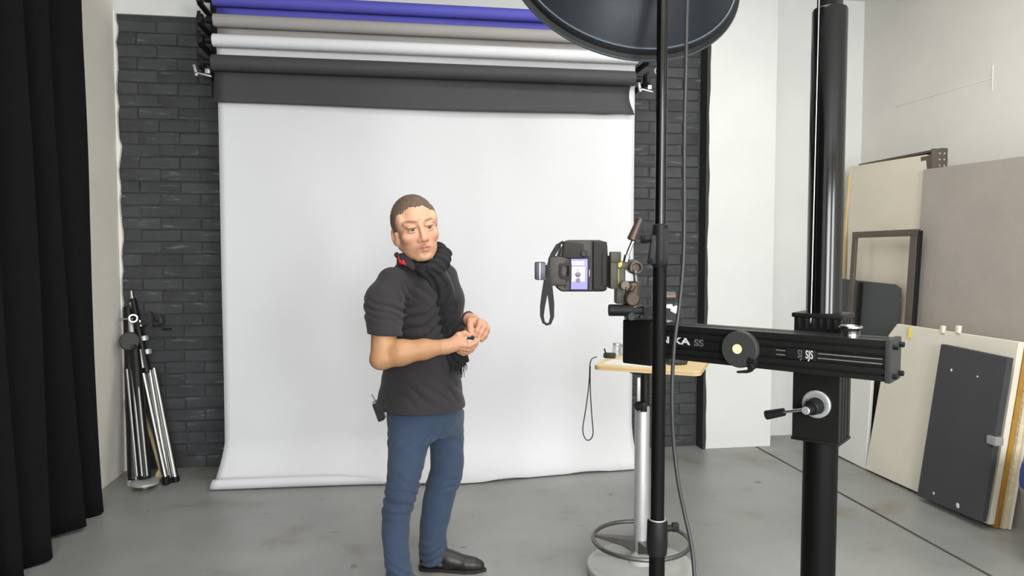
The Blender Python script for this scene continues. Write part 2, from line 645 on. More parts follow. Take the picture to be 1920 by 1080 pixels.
# wall behind the photographer with its two windows
b = MB()
b.box((.9, YF - .1, .5), (6.0, .2, 1.0))
b.box((.9, YF - .1, 3.35), (6.0, .2, .5))
for x0, x1 in ((-2.1, -.65), (1.05, 2.0), (3.4, 3.9)):
    b.box(((x0 + x1) / 2, YF - .1, 2.05), (x1 - x0, .2, 2.1))
structure(b.build('wall_front', M_CEIL, smooth=0))
for k, (x0, x1) in enumerate(((-.65, 1.05), (2.0, 3.4))):
    b = MB()
    for z in (1.03, 2.05, 3.07):
        b.box(((x0 + x1) / 2, YF - .1, z), (x1 - x0, .05, .05))
    for i in range(4):
        b.box((x0 + (x1 - x0) * i / 3, YF - .1, 2.05), (.05, .06, 2.1))
    structure(b.build('window_%d' % (k + 1), M_STEEL, smooth=0))
# faint raised strips in the paint of the right wall
b = MB()
b.box((XR, 4.5, 2.62), (.006, .9, .008), bev=.002)
b.box((XR, 4.05, 2.62), (.008, .012, .16), bev=.002)
structure(b.build('trim_5', M_DULL))

# ------------------------------------------------------------------ black curtain along the left wall
cur = thing('curtain', 'tall black pleated cloth curtain hanging in front of the left wall', 'curtain', (-1.78, 2.4, 0))
NS, NZ = 260, 26
vs_, fs = [], []
for j in range(NZ + 1):
    t = j / NZ
    for i in range(NS + 1):
        s_ = i / NS
        z = 3.38 * t
        y_end = 4.47 - .165 * min(1, t * 1.25) ** .75
        y = -.6 + (y_end + .6) * s_
        ph = s_ * 31 + .5 * math.sin(s_ * 17) + .25 * math.sin(t * 3 + s_ * 40)
        amp = .045 + .012 * math.sin(s_ * 23) + .012 * (1 - t)
        x = -1.785 + amp * math.sin(ph * 2 * PI / 1.55) + .010 * math.sin(ph * 9 + t * 2)
        if s_ > .985:
            x = x * .4 + (-1.80) * .6
        hem = .012 + .010 * math.sin(s_ * 37) + .008 * math.sin(s_ * 91)
        vs_.append((x, y, z if j else max(.004, hem)))
for j in range(NZ):
    for i in range(NS):
        a = j * (NS + 1) + i
        fs.append((a, a + 1, a + NS + 2, a + NS + 1))
b = MB()
b.add(vs_, fs)
o = b.build('cloth', M_BLACKCLOTH, cur, 60)
sd = o.modifiers.new('solid', 'SOLIDIFY')
sd.thickness = .006
sd.offset = 0
b = MB()
b.rod((-1.785, -.7, 3.42), (-1.785, 4.4, 3.42), .018)
for y in (-.4, 1.2, 2.8, 4.2):
    b.rod((-1.785, y, 3.42), (-1.785, y, ZC), .008)
b.build('curtain_rail', M_STEEL, cur)

# ------------------------------------------------------------------ background paper rolls
RY = 4.745                                    # depth of the roll axes
x0, x1 = atY(400, 80, RY).x, atY(1193, 125, RY).x


def zat(y):
    return atY(810, y, RY).z


def roll(name_col, label, zc, r, m, ztail, xl, xr, core=True):
    t = thing('backdrop_roll', label, 'paper roll', ((xl + xr) / 2, RY, zc), 0, 'background paper rolls')
    bb = MB()
    bb.lathe([(.022, 0), (r - .003, 0), (r, .004), (r, xr - xl - .004), (r - .003, xr - xl), (.022, xr - xl), (.022, xr - xl - .3)], (xl, RY, zc), (1, 0, 0), 40)
    bb.build('roll', m, t)
    bb = MB()
    bb.lathe([(0, 0), (.021, 0), (.021, xr - xl + .09), (0, xr - xl + .09)], (xl - .045, RY, zc), (1, 0, 0), 20)
    bb.build('core_tube', M_BLACKPL, t)
    if ztail is not None:
        bb = MB()
        n = 24
        v, f = [], []
        for i in range(n + 1):
            x = xl + .012 + (xr - xl - .03) * i / n
            wv = .003 * math.sin(i * .9)
            for k, (dy, z) in enumerate(((r - .002, zc), (r + .001 + wv, (zc + ztail) / 2), (r - .002 + wv * 2, ztail + .002 * math.sin(i * .5)))):
                v.append((x, RY + dy, z))
        for i in range(n):
            for k in range(2):
                a = i * 3 + k
                f.append((a, a + 1, a + 4, a + 3))
        bb.add(v, f)
        o = bb.build('paper_tail', m, t, 60)
        sd = o.modifiers.new('solid', 'SOLIDIFY')
        sd.thickness = .002
        sd.offset = -1
    return t


roll('blue', 'blue background paper roll, topmost of the four stacked rolls', zat(20), .040, M_BLUE, zat(49), x0, x1)
roll('grey', 'warm grey background paper roll hung under the blue one', zat(57), .040, M_GREYP, zat(87), x0 + .004, x1)
white = roll('white', 'white background paper roll whose sheet hangs down to the floor', zat(93), .040, M_PAPER, None, x0 - .004, x1 + .01)
black = roll('black', 'black background paper roll, lowest of the four, short sheet drawn out', zat(133), .050, M_BLACKP, None, x0 - .012, x1 - .012)

# the long white sheet
zc = zat(93)
yb = RY + .060
nx = 70
xa, xb = atY(411, 300, yb).x, atY(1189, 300, yb).x
v, f = [], []
prof_n = 0
for i in range(nx + 1):
    u = i / nx
    c = max(0, 1 - u / .42) ** .7                     # how far the foot of the sheet still curls up
    yf = 4.575 - .05 * math.exp(-((u - .55) / .16) ** 2) + .075 * max(0, u - .6) / .4 + .05 * max(0, .5 - u) / .5
    rc = .036
    pr = [(RY + .0395, zc), (RY + .052, zc - .05), (yb, zc - .16)]
    wob = .004 * math.sin(u * 11) + .003 * math.sin(u * 27)
    for k in range(1, 25):
        z = (zc - .16) + (.30 - zc + .16) * k / 24
        pr.append((yb + wob * math.sin(PI * k / 24) + .006 * math.sin(u * 5 + k * .4) * (k / 24), z))
    sw = yb - yf
    for k in range(1, 11):
        a = PI / 2 * k / 10
        pr.append((yb - sw * (1 - math.cos(a)), .30 * (1 - math.sin(a)) + .004))
    y_e, z_e = pr[-1]
    for k in range(1, 15):
        a = -PI / 2 - 4.4 * k / 14 * (1 if c > 0 else 0) * min(1, c * 1.5)
        rr = rc * (1 - .25 * k / 14)
        if c > 0:
            pr.append((y_e + rr * math.cos(a) * .9, z_e + rc + rr * math.sin(a)))
        else:
            pr.append((y_e - .002 * k, z_e + .0004 * k + .0008 * k * max(0, math.sin(u * 31))))
    prof_n = len(pr)
    for k, (y, z) in enumerate(pr):
        x = xa + (xb - xa) * u
        low = max(0, 1 - z / .26)
        if k > 26:
            x += (-.050 * (1 - u) + .022 * u) * low ** 1.2 * (1 if u < .06 or u > .94 else .9)
        v.append((x, y, max(.002, z)))
for i in range(nx):
    for k in range(prof_n - 1):
        a = i * prof_n + k
        f.append((a, a + 1, a + prof_n + 1, a + prof_n))
b = MB()
b.add(v, f)
o = b.build('paper_sheet', M_PAPER, white, 70)
sd = o.modifiers.new('solid', 'SOLIDIFY')
sd.thickness = .0016
# short black sheet
zc = zat(133)
ys = RY + .0515
v, f = [], []
xa, xb = atY(402, 170, ys).x, atY(1186, 180, ys).x
for i in range(41):
    u = i / 40
    for k in range(9):
        q = k / 8
        z = zc + (atY(810, 207, ys).z - zc) * q
        dx = -.030 * math.sin(PI * min(1, q * 1.05)) * u ** 12 + (.006 * q) * u ** 6
        v.append((xa + (xb - xa) * u + dx, ys - .030 * q ** 2 + .004 * math.sin(u * 9) * q, z + (.006 * math.sin(u * 7 + 1) + (.004 * math.sin(u * 60) if u > .88 else 0)) * q))
for i in range(40):
    for k in range(8):
        a = i * 9 + k
        f.append((a, a + 1, a + 10, a + 9))
b = MB()
b.add(v, f)
o = b.build('paper_sheet', M_BLACKP, black, 70)
sd = o.modifiers.new('solid', 'SOLIDIFY')
sd.thickness = .0016


# wall brackets that carry the rolls
def bracket(label, xw, sgn):
    t = thing('roll_bracket', label, 'bracket', (xw, YB - .02, zat(70)), 0, 'roll brackets')
    bb = MB()
    bb.box((xw, YB - .045, zat(40)), (.05, .06, .95), bev=.006)
    bb.build('upright', M_STEEL, t)
    for k, y in enumerate((20, 57, 93, 133)):
        z = zat(y)
        a = MB()
        a.box((xw, (RY + YB) / 2 - .02, z - .028), (.034, YB - RY - .03, .020), bev=.003)
        a.prism([(-.04, -.03), (.04, -.03), (.045, .01), (.03, .045), (.018, .02), (-.018, .02), (-.03, .045), (-.045, .01)], .02,
                Matrix.Translation((xw - .01, RY, z)) @ Matrix(((0, 0, 1, 0), (1, 0, 0, 0), (0, 1, 0, 0), (0, 0, 0, 1))))
        a.build('hook_arm', M_STEEL, t)
        a = MB()
        a.rod((xw + sgn * .018, RY, z), (xw - sgn * .012, RY, z), .036, .040, 26)
        a.torus((xw - sgn * .014, RY, z), (1, 0, 0), .026, .004)
        a.build('chain_wheel', M_BLACKPL, t)
    a = MB()
    zb = zat(150)
    a.box((xw + .004, RY + .03, zb - .012), (.10, .03, .010), Matrix.Rotation(.2, 4, 'Y'), .002)
    a.box((xw - .042, RY + .03, zb + .012), (.016, .03, .07), Matrix.Rotation(-.2, 4, 'Y'), .002)
    a.box((xw + .03, RY + .03, zb + .010), (.03, .03, .03), None, .004)
    a.build('end_clip', M_SATIN, t)
    return t


bracket('black steel roll bracket on the brick wall at the left roll ends', x0 - .075, 1)
bracket('black steel roll bracket on the brick wall at the right roll ends', x1 + .075, -1)
a = MB()
xw = x1 + .075
a.torus((xw + .075, RY - .02, zat(118)), (0, 1, 0), .024, .006)
tag(a.build('metal_ring', M_ALU), 'dull metal ring hanging beside the right roll bracket', 'ring')

# ------------------------------------------------------------------ collapsed light stands in the left corner
SG = 'folded light stands in the corner'


def P2(px, py, Y):
    return atY(px, py, Y)


# stand with thick chrome legs, leaning furthest right
t = thing('folded_light_stand', 'folded stand with three thick chrome tubes, rightmost in the left corner', 'light stand', P2(322, 905, 4.86), 0, SG)
for (xa_, ya_, Ya, xb_, yb_, Yb) in ((288, 690, 5.03, 330, 903, 4.84), (280, 694, 5.01, 317, 906, 4.82), (268, 700, 4.98, 312, 903, 4.79)):
    a = MB()
    a.rod(P2(xa_, ya_, Ya), P2(xb_, yb_, Yb), .019, .019, 18)
    a.build('leg', M_CHROME, t)
a = MB()
a.rod(P2(249, 560, 5.09), P2(276, 700, 5.0), .020, .026, 16)
a.build('pole', M_BLACKMET, t)
for px, py, Y in ((270, 635, 5.05), (276, 660, 5.04)):
    a = MB()
    a.lathe([(0, -.016), (.028, -.016), (.030, 0), (.028, .016), (0, .016)], P2(px, py, Y), P2(276, 700, 5.0) - P2(249, 560, 5.09), 18)
    a.build('collar', M_SATIN, t)
a = MB()
a.rod(P2(248, 566, 5.09), P2(255, 588, 5.08), .022)
a.rod(P2(246, 545, 5.10), P2(248, 562, 5.09), .008, .013)
a.rod(P2(261, 600, 5.07), P2(265, 613, 5.065), .021)
a.build('spigot', M_CHROME, t)
a = MB()
for px, py, Y in ((330, 903, 4.84), (317, 906, 4.82), (312, 903, 4.79)):
    q = P2(px, py, Y)
    a.rod(q + Vector((-.004, 0, .035)), (q.x, q.y, 0.001), .024)
a.build('foot', M_BLACKPL, t)
# black stand in the middle with a round foot
t = thing('folded_light_stand', 'folded black stand on a round foot with thin bright edges, middle of the corner bundle', 'light stand', P2(272, 915, 4.74), 0, SG)
a = MB()
foot = P2(272, 912, 4.735)
a.rod(P2(252, 650, 5.0), foot + Vector((0, 0, .05)), .034, .040, 16)
a.build('pole', M_BLACKMET, t)
for da, rr in ((-.030, .008), (.0, .008), (.030, .008)):
    a = MB()
    off = Vector((da, -.045, 0))
    a.rod(P2(252, 690, 4.98) + off, foot + off + Vector((0, 0, .08)), rr)
    a.build('leg', M_ALU, t)
a = MB()
a.lathe([(0, .02), (.06, .02), (.085, .03), (.085, .045), (.05, .06), (0, .06)], (foot.x, foot.y, 0), (0, 0, 1), 24)
a.rod((foot.x, foot.y, 0), (foot.x, foot.y, .03), .018)
a.build('round_foot', M_SATIN, t)
a = MB()
a.rod(P2(262, 655, 5.0), P2(268, 690, 4.98), .010)
a.rod(P2(245, 600, 5.05), P2(250, 655, 5.0), .016)
a.build('spigot', M_SATIN, t)
# thin stand at the very corner
t = thing('folded_light_stand', 'folded thin black stand tight against the white wall, leftmost in the corner', 'light stand', P2(248, 908, 4.78), 0, SG)
a = MB()
a.rod(P2(240, 575, 5.1), P2(250, 900, 4.79), .030, .034, 14)
a.build('pole', M_BLACKMET, t)
a = MB()
a.rod(P2(239, 690, 5.0), P2(256, 905, 4.74), .009)
a.build('leg', M_ALU, t)
a = MB()
a.rod(P2(236, 690, 5.04), P2(243, 900, 4.82), .011)
a.build('leg', M_STEEL, t)
a = MB()
q = P2(243, 640, 4.98)
a.lathe([(0, -.02), (.055, -.02), (.062, -.012), (.062, .012), (.055, .02), (0, .02)], q, (.4, -1, .2), 26)
a.rod(q + Vector((.04, -.02, -.03)), q + Vector((.04, -.06, -.03)), .012)
a.build('knob', M_DARKGREY, t)
a = MB()
q = P2(247, 890, 4.80)
a.rod((q.x - .01, q.y, 0), (q.x - .01, q.y, .06), .02)
a.build('foot', M_SATIN, t)
a = MB()
q = P2(250, 597, 5.0)
a.torus(q, (.3, -1, .1), .024, .009)
a.rod(q + Vector((-.10, .02, -.008)), q, .006)
a.build('ring_nut', M_CHROME, t)
a = MB()
a.rod(P2(271, 775, 5.0), P2(309, 904, 4.88), .010, .016, 12)
q = P2(300, 900, 4.88)
a.prism([(-.03, -.0), (.035, 0), (.005, .07)], .006, Matrix.Translation((q.x - .01, q.y, .012)) @ Matrix.Rotation(PI / 2, 4, 'X'))
tag(a.build('wooden_stick', M_WOODEDGE), 'slim pale wooden stick leaning between the chrome and black folded stands', 'stick')
# grey clamp clipped to the stands
t = thing('clamp', 'grey metal clamp with curved jaw fixed to the stands against black brick', 'clamp', P2(285, 602, 5.04))
M_ = frame(P2(285, 602, 5.03))
k = 4.95 / F
a = MB(M_)
a.prism([(-4 * k, -10 * k), (4 * k, -10 * k), (5 * k, 2 * k), (2 * k, 16 * k), (-3 * k, 18 * k), (-2 * k, 4 * k)], .03, Matrix.Rotation(PI / 2, 4, 'X'))
a.box((-12 * k, 0, -4 * k), (22 * k, .02, 4 * k), None, .003)
a.build('body', M_DARKGREY, t)
a = MB(M_)
a.tube([(4 * k, -.01, -4 * k), (12 * k, -.01, -5 * k), (18 * k, -.01, -2 * k), (17 * k, -.01, 6 * k), (13 * k, -.01, 12 * k)], [.014, .02, .022, .016, .008], 10)
a.build('jaw', M_DARKGREY, t)
a = MB(M_)
a.rod((17 * k, -.01, -4 * k), (21 * k, -.01, -15 * k), .006)
a.rod((19 * k, -.01, -15 * k), (36 * k, -.01, -14 * k), .006)
a.build('handle', M_STEEL, t)

# ------------------------------------------------------------------ boards leaning on the right wall
def board(name, label, pix, Xb, Xt, h, th, m, group=None, cat='board', edge=None, parts=None):
    """outline seen in the photo, carried onto a leaning plane of known foot and top; thickness goes back to the wall"""
    d = Vector((Xt - Xb, 0, h)).normalized()
    nrm = Vector((d.z, 0, -d.x))                       # towards the wall
    org = Vector((Xb, 0, 0))
    M = Matrix.Identity(4)
    yv = Vector((0, -1, 0))
    for i in range(3):
        M[i][0], M[i][1], M[i][2], M[i][3] = yv[i], d[i], nrm[i], org[i]
    poly = []
    for q in pix:
        if len(q) == 2:
            w_ = onlean(q[0], q[1], Xb, Xt, h)
            poly.append((-w_.y, (w_ - org).dot(d)))
        else:
            poly.append((-q[0], q[1]))                 # ('metres', y, s)
    bb = MB()
    bb.prism(poly, th, M)
    return M, poly, bb


# panel with a metal bracket at the very back
Z_ = 2.17
M, poly, bb = board('', '', [(4.98, 0, 0), (4.24, 0, 0), (4.24, 2.185, 0), (4.98, 2.185, 0)], 3.46, 3.56, 2.2, .022, None)
t = thing('panel', 'tall panel with a dark metal corner bracket, rearmost against the right wall', 'panel', (3.47, 4.3, 0), 0, 'panels leaning on the right wall')
bb.build('sheet', M_DULL, t, 0)
for yy, dz in ((4.66, 2.19),):
    a = MB()
    a.box((3.545, yy, dz), (.05, .86, .018), None, .003)
    a.box((3.530, yy + .02, dz - .032), (.03, .80, .012), None, .002)
    a.build('top_rail', M_FRAME, t)
a = MB()
q = onlean(1761, 298, 3.44, 3.50, 2.2)
a.box((q.x, q.y, q.z), (.115, .014, .135), None, .003)
a.box((q.x - .05, q.y + .05, q.z - .02), (.014, .10, .09), None, .003)
o = a.build('corner_bracket', M_FRAME, t)
for i in range(2):
    for j in range(3):
        a = MB()
        a.rod((q.x - .005 + .035 * i, q.y - .012, q.z - .045 + .04 * j), (q.x - .005 + .035 * i, q.y - .006, q.z - .045 + .04 * j), .0065, None, 10)
        a.build('screw', M_SATIN, o)

# cream panel with a pale wooden edge
M, poly, bb = board('', '', [(1592, 313), (1736, 290), (3.95, .0, 0), (4.93, .0, 0)], 3.34, 3.44, 2.1, .024, None)
t = thing('panel', 'tall cream panel with a pale wooden side edge behind the brown frame', 'panel', (3.36, 4.4, 0), 0, 'panels leaning on the right wall')
bb.build('sheet', M_CREAMPANEL, t, 0)
a = MB(M)
a.box((poly[0][0] + .004, 1.06, .008), (.022, 2.10, .04), Matrix.Rotation(-.012, 4, 'Z'), .002)
a.build('edge_strip', M_WOODEDGE, t)
# grey fabric panel
M, poly, bb = board('', '', [(1731, 318), (2.55, 2.02, 0), (2.55, 0, 0), (4.33, 0, 0), (1712, 612)], 3.30, 3.40, 2.1, .03, None)
t = thing('panel', 'large taupe grey fabric panel at the right, tops the white foamboard', 'panel', (3.32, 3.5, 0), 0, 'panels leaning on the right wall')
bb.build('sheet', M_FABRIC, t, 0)
# slate panel seen through the frame
M, poly, bb = board('', '', [(1570, 522), (1676, 533), (1686, 541), (4.40, 0, 0), (5.0, 0, 0)], 3.265, 3.345, 1.4, .02, None)
t = thing('panel', 'slate grey panel with a black stripe standing behind the brown frame', 'panel', (3.25, 4.7, 0), 0, 'panels leaning on the right wall')
bb.build('sheet', M_SLATE, t, 0)
a = MB(M)
q0 = onlean(1607, 560, 3.265, 3.345, 1.4)
q1 = onlean(1617, 560, 3.265, 3.345, 1.4)
a.box((-(q0.y + q1.y) / 2, .66, -.003), (abs(q0.y - q1.y), 1.25, .006), None, .001)
a.build('black_stripe', M_BLACKPL, t)
# brown picture frame, empty
Xb, Xt, hh = 3.22, 3.295, 1.65
d = Vector((Xt - Xb, 0, hh)).normalized()
nrm = Vector((d.z, 0, -d.x))
M = Matrix.Identity(4)
for i in range(3):
    M[i][0], M[i][1], M[i][2], M[i][3] = (0, -1, 0)[i], d[i], nrm[i], (Xb, 0, 0)[i]
w0 = onlean(1598, 435, Xb, Xt, hh)
w1 = onlean(1720, 437, Xb, Xt, hh)
t = thing('picture_frame', 'empty brown frame leaning in front of the cream and slate panels', 'frame', (Xb, (w0.y + w1.y) / 2, 0))
fw_ = .075
ya_, yb_, top = -w0.y, -w1.y, w0.z * 1.001
for (ca, cb, sx_, sy_) in (((ya_ + yb_) / 2, top - .022, yb_ - ya_, .044), ((ya_ + yb_) / 2, .03, yb_ - ya_, .044)):
    a = MB(M)
    a.box((ca, cb, .012), (sx_, sy_, .024), None, .003)
    a.build('rail', M_FRAME, t)
for ca, ww_ in ((ya_ + .022, .040), (yb_ - .034, .064)):
    a = MB(M)
    a.box((ca, top / 2, .012), (ww_, top - .09, .024), None, .003)
    a.build('stile', M_FRAME, t)
a = MB(M)
a.box((yb_ + .006, top / 2, .018), (.010, top - .02, .03), None, .002)
a.build('black_edge', M_BLACKPL, t)
# white foamboard near the column
M, poly, bb = board('', '', [(1622, 880), (5.02, .02, 0), (5.02, .86, 0), (4.38, .86, 0)], 3.14, 3.18, 1.0, .025, None)
o = bb.build('foamboard', M_BOARD2, None, 0, .004)
tag(o, 'white foamboard standing on the floor behind the black column', 'board', 'foamboards along the right wall')
# cream foamboard with a cut corner, its bare end shows
M, poly, bb = board('', '', [(1622, 879), (1666, 628), (1682, 607), (1911, 641), (1854, 984)], 3.13, 3.205, 1.03, .036, None)
NEAR_T, NEAR_B = -poly[-2][0], -poly[-1][0]
t = thing('foamboard', 'wide cream foamboard with one cut corner and a yellow tag on top', 'board', (3.14, 3.8, 0), 0, 'foamboards along the right wall')
bb.build('sheet', M_BOARD, t, 0, .004)
q = onlean(1707, 624, 3.128, 3.203, 1.03)
a = MB(frame(q))
a.box((0, -.004, 0), (.034, .006, .068), Matrix.Rotation(.06, 4, 'Y'), .002)
a.build('yellow_tag', M_YELLOW, t)
for px in (1768, 1797):
    q = onlean(px, 620, 3.128, 3.203, 1.03)
    a = MB(frame(q))
    a.box((0, .0, .008), (.022, .03, .045), Matrix.Rotation(.12, 4, 'Y'), .006)
    a.build('paper_clip', M_BOARD, t)
# the boards stacked behind it: mustard, then rough pale foam
for k, (dx, th, m_, yy, hz, nm, lb) in enumerate((
        (.038, .028, M_MUSTARD, -.005, 1.00, 'foamboard', 'mustard yellow board whose bare end shows behind the cream foamboard'),
        (.067, .026, M_ROUGHFOAM, -.022, .99, 'foamboard', 'pale foam board with a crumbly end behind the mustard board'),
        (.094, .014, M_BOARD, -.035, .97, 'foamboard', 'thin cream board, last of the stacked boards before the grey fabric panel'))):
    M, poly, bb = board('', '', [(4.1, 0.003, 0), (4.1, hz, 0), (NEAR_T + yy, hz, 0), (NEAR_B + yy, 0.003, 0)], 3.13 + dx, 3.205 + dx, 1.03, th, None)
    o = bb.build(nm, m_, None, 0, .003)
    tag(o, lb, 'board', 'foamboards along the right wall')
# charcoal board in front
M, poly, bb = board('', '', [(1719, 929), (1764, 645), (1890, 671), (1839, 979)], 3.065, 3.120, 1.0, .036, None)
t = thing('foam_panel', 'charcoal foam panel with white specks and grey tape leaning on the cream foamboard', 'panel', (3.07, 3.5, 0))
zmin = min(p[1] for p in poly)
bb.build('sheet', M_CHARCOAL, t, 0, .004)
a = MB()
q = onlean(1862, 826, 3.062, 3.117, 1.0)
a.box((q.x + .012, q.y, q.z), (.05, .06, .045), None, .004)
a.build('grey_tape', M_TAPE, t)
for px, py, r_ in ((1784, 694, .009), (1833, 706, .006), (1796, 948, .016), (1751, 925, .009)):
    q = onlean(px, py, 3.065, 3.120, 1.0)
    a = MB()
    a.ell((q.x - .001, q.y, q.z), (.003, r_ * .8, r_), None, 0, 10)
    a.build('white_chip', M_SHEET, t)
# bin at the right edge of the picture
q = at(1983, 960, 3.36)
q.z = 0
t = thing('waste_bin', 'grey bin with a blue bag folded over its rim beside the boards', 'bin', (q.x, q.y, 0))
a = MB()
a.lathe([(0, .003), (.115, .003), (.12, .01), (.145, .34), (.152, .35), (.152, .367), (.140, .367), (.112, .02), (0, .018)], (q.x, q.y, 0), (0, 0, 1), 32)
a.build('tub', M_BIN, t)
a = MB()
a.lathe([(.151, .372), (.154, .385), (.152, .44), (.144, .485), (.118, .49), (.118, .47), (.138, .42), (.138, .372)], (q.x, q.y, 0), (0, 0, 1), 32)
a.build('bag', M_BINBLUE, t)

# ------------------------------------------------------------------ studio camera stand
AX = Vector((.659, -.752, 0)).normalized()           # along the arm, towards the photographer
NF = Vector((-.752, -.659, 0)).normalized()          # arm front normal
AR = Vector((1.0797, 1.4485, 1.207))                  # lower front corner at the near end
AL = .680
M_ARM = Matrix.Identity(4)                           # local x along arm (far to near), y into the arm, z up
for i in range(3):
    M_ARM[i][0], M_ARM[i][1], M_ARM[i][2], M_ARM[i][3] = AX[i], -NF[i], (0, 0, 1)[i], (AR - AX * AL)[i]
AH = .094
col = at(1545, 540, 1.86)
CX, CY = col.x, col.y
CX2 = Vector((CX, CY, 0))
stand = thing('studio_stand', 'heavy black studio camera stand with a round column and a lettered cross arm', 'camera stand', (CX, CY, 0))
a = MB()
a.lathe([(0, 1.01), (.0435, 1.01), (.0435, 2.125), (.041, 2.132), (0, 2.132)], (CX, CY, 0), (0, 0, 1), 48)
a.build('column', M_GLOSSBLACK, stand)
a = MB()
a.lathe([(0, 0.30), (.0435, .30), (.0435, 1.012), (0, 1.012)], (CX, CY, 0), (0, 0, 1), 48)
a.build('lower_column', M_SATINBLACK, stand)
a = MB(Matrix.Translation((CX, CY, 0)) @ rotz(math.atan2(AX.y, AX.x)))
a.box((0, 0, 2.75), (.052, .052, 1.25), None, .004)
a.box((-.0, -.027, 2.75), (.016, .006, 1.25), None, .001)
a.build('inner_rail', M_BLACKMET, stand)
a = MB()
wv = CX2 + NF * .0455 - AX * .014
a.tube([(wv.x, wv.y, 3.3), (wv.x, wv.y, 2.1), (wv.x - .004, wv.y, 1.34)], .0016, 8)
a.ell((wv.x - .004, wv.y, 1.325), (.006, .006, .014))
a.build('lift_wire', M_ALU, stand)
MC = Matrix.Translation((CX, CY, 0)) @ Matrix(((AX.x, -NF.x, 0, 0), (AX.y, -NF.y, 0, 0), (0, 0, 1, 0), (0, 0, 0, 1)))
# carriage: a ribbed box that slides on the column
a = MB(MC)
prof = []
W2, D2 = .058, .052
for x, y in ((-W2, -D2), (W2, -D2), (W2, -.030), (W2 - .006, -.030), (W2 - .006, -.022), (W2, -.022), (W2, -.004), (W2 - .006, -.004), (W2 - .006, .004), (W2, .004), (W2, .022), (W2 - .006, .022), (W2 - .006, .030), (W2, .030), (W2, D2), (-W2, D2)):
    prof.append((x, y))
a.prism(prof, 1.333 - 1.013, Matrix.Translation((0, 0, 1.013)))
a.box((0, 0, 1.338), (.128, .114, .012), None, .003)
a.box((0, 0, 1.009), (.122, .108, .008), None, .003)
a.build('carriage', M_BLACKMET, stand, 20)
a = MB(MC)
for k in range(6):
    a.box((-.045 + .018 * k, -.0535, 1.318), (.008, .006, .028), None, .0015)
a.build('roller_cover', M_BLACKPL, stand)
# cross arm: an extrusion with grooves in its face
a = MB(M_ARM @ Matrix(((0, 0, 1, 0), (1, 0, 0, 0), (0, 1, 0, 0), (0, 0, 0, 1))))
sec = [(0, 0), (.095, 0), (.095, AH), (.058, AH), (.056, AH - .006), (.048, AH - .006), (.046, AH), (0, AH)]
zz = [.086, .083, .080, .076, .063, .060, .057, .034, .031, .028, .016, .013, .010]
for k in range(0, 12, 3):
    zt, zm, zb = (.080, .077, .074) if k == 0 else (.062, .059, .056) if k == 3 else (.036, .033, .030) if k == 6 else (.018, .015, .012)
    sec += [(0, zt), (.005, zt - .001), (.005, zb + .001), (0, zb)]
a.prism(sec, AL)
a.build('cross_arm', M_BLACKMET, stand, 20)
for z in (.0515, .0405):
    for xs, xe in ((AL - .002 - .145, AL - .006), (AL - .002 - .245, AL - .002 - .222)):
        a = MB(M_ARM)
        a.box(((xs + xe) / 2, -.0006, z), (xe - xs, .0016, .0022))
        a.build('silver_stripe', M_STRIPE, stand, 0)
a = MB(M_ARM)
a.box((AL - .002 - .185, -.001, .046), (.072, .002, .026), None, .0008)
a.build('name_plate', M_BLACKPL, stand)
MT = M_ARM @ Matrix(((1, 0, 0, 0), (0, 0, -1, 0), (0, 1, 0, 0), (0, 0, 0, 1)))
text_mesh('lettering', 'SJ', .028, MT @ Matrix.Translation((AL - .1945, .046, .0022)), M_LABEL_FADE, stand, bold=.0004, sx=.58)
text_mesh('lettering', 'SJS', .028, MT @ Matrix.Translation((AL - .1755, .046, .0022)), M_LABEL, stand, bold=.0004, sx=.55)
text_mesh('lettering', 'N KA', .025, MT @ Matrix.Translation((.110, .052, .0008)), M_LABEL, stand, bold=.0008, sx=1.5)
text_mesh('lettering', 'SS', .025, MT @ Matrix.Translation((.212, .051, .0008)), M_LABEL_FADE, stand, bold=.0008, sx=1.2)
a = MB(M_ARM)
a.box((AL + .006, .0475, AH / 2), (.014, .101, AH + .006), None, .003)
a.build('end_plate', M_DARKGREY, stand)
for y, z in ((.075, .012), (.075, AH - .014), (.014, .012), (.014, AH - .014)):
    a = MB(M_ARM)
    a.rod((AL + .012, y, z), (AL + .024, y, z), .0065, None, 14)
    a.build('bolt', M_BLACKPL, stand)
# brake wheel on the face of the arm
wx = .690 - .420
q = at(1384, 655, 1.80)
wx = (Vector(q) - (AR - AX * AL)).dot(AX)
a = MB(M_ARM)
a.lathe([(0, 0), (.044, 0), (.0475, .003), (.0475, .018), (.045, .021), (0, .021)], (wx, -.001, .047), (0, -1, 0), 44)
a.build('brake_wheel', M_DARKGREY, stand)
a = MB(M_ARM)
a.lathe([(0, .0208), (.0125, .0208), (.0125, .0218), (0, .0218)], (wx - .004, -.001, .048), (0, -1, 0), 28)
a.build('cream_cap', M_CREAMDOT, stand)
a = MB(M_ARM)
a.rod((wx + .036, -.012, .008), (wx + .036, -.034, .004), .0085)
a.tube([(wx + .036, -.026, .000), (wx + .026, -.030, -.006), (wx + .000, -.030, -.010)], [.006, .0045, .003], 10)
a.box((wx + .034, -.014, .018), (.026, .020, .020), Matrix.Rotation(.3, 4, 'Y'), .004)
a.build('brake_lever', M_BLACKPL, stand)
# chrome cap on top of the arm
q = at(1583, 620, 1.66)
cx_ = (Vector(q) - (AR - AX * AL)).dot(AX)
a = MB(M_ARM)
a.lathe([(0, 0), (.022, 0), (.022, .002), (.021, .012), (.024, .018), (.027, .020), (.027, .024), (.024, .025), (.020, .022), (0, .022)], (cx_, .055, AH), (0, 0, 1), 36)
a.build('chrome_cap', M_CHROME, stand)
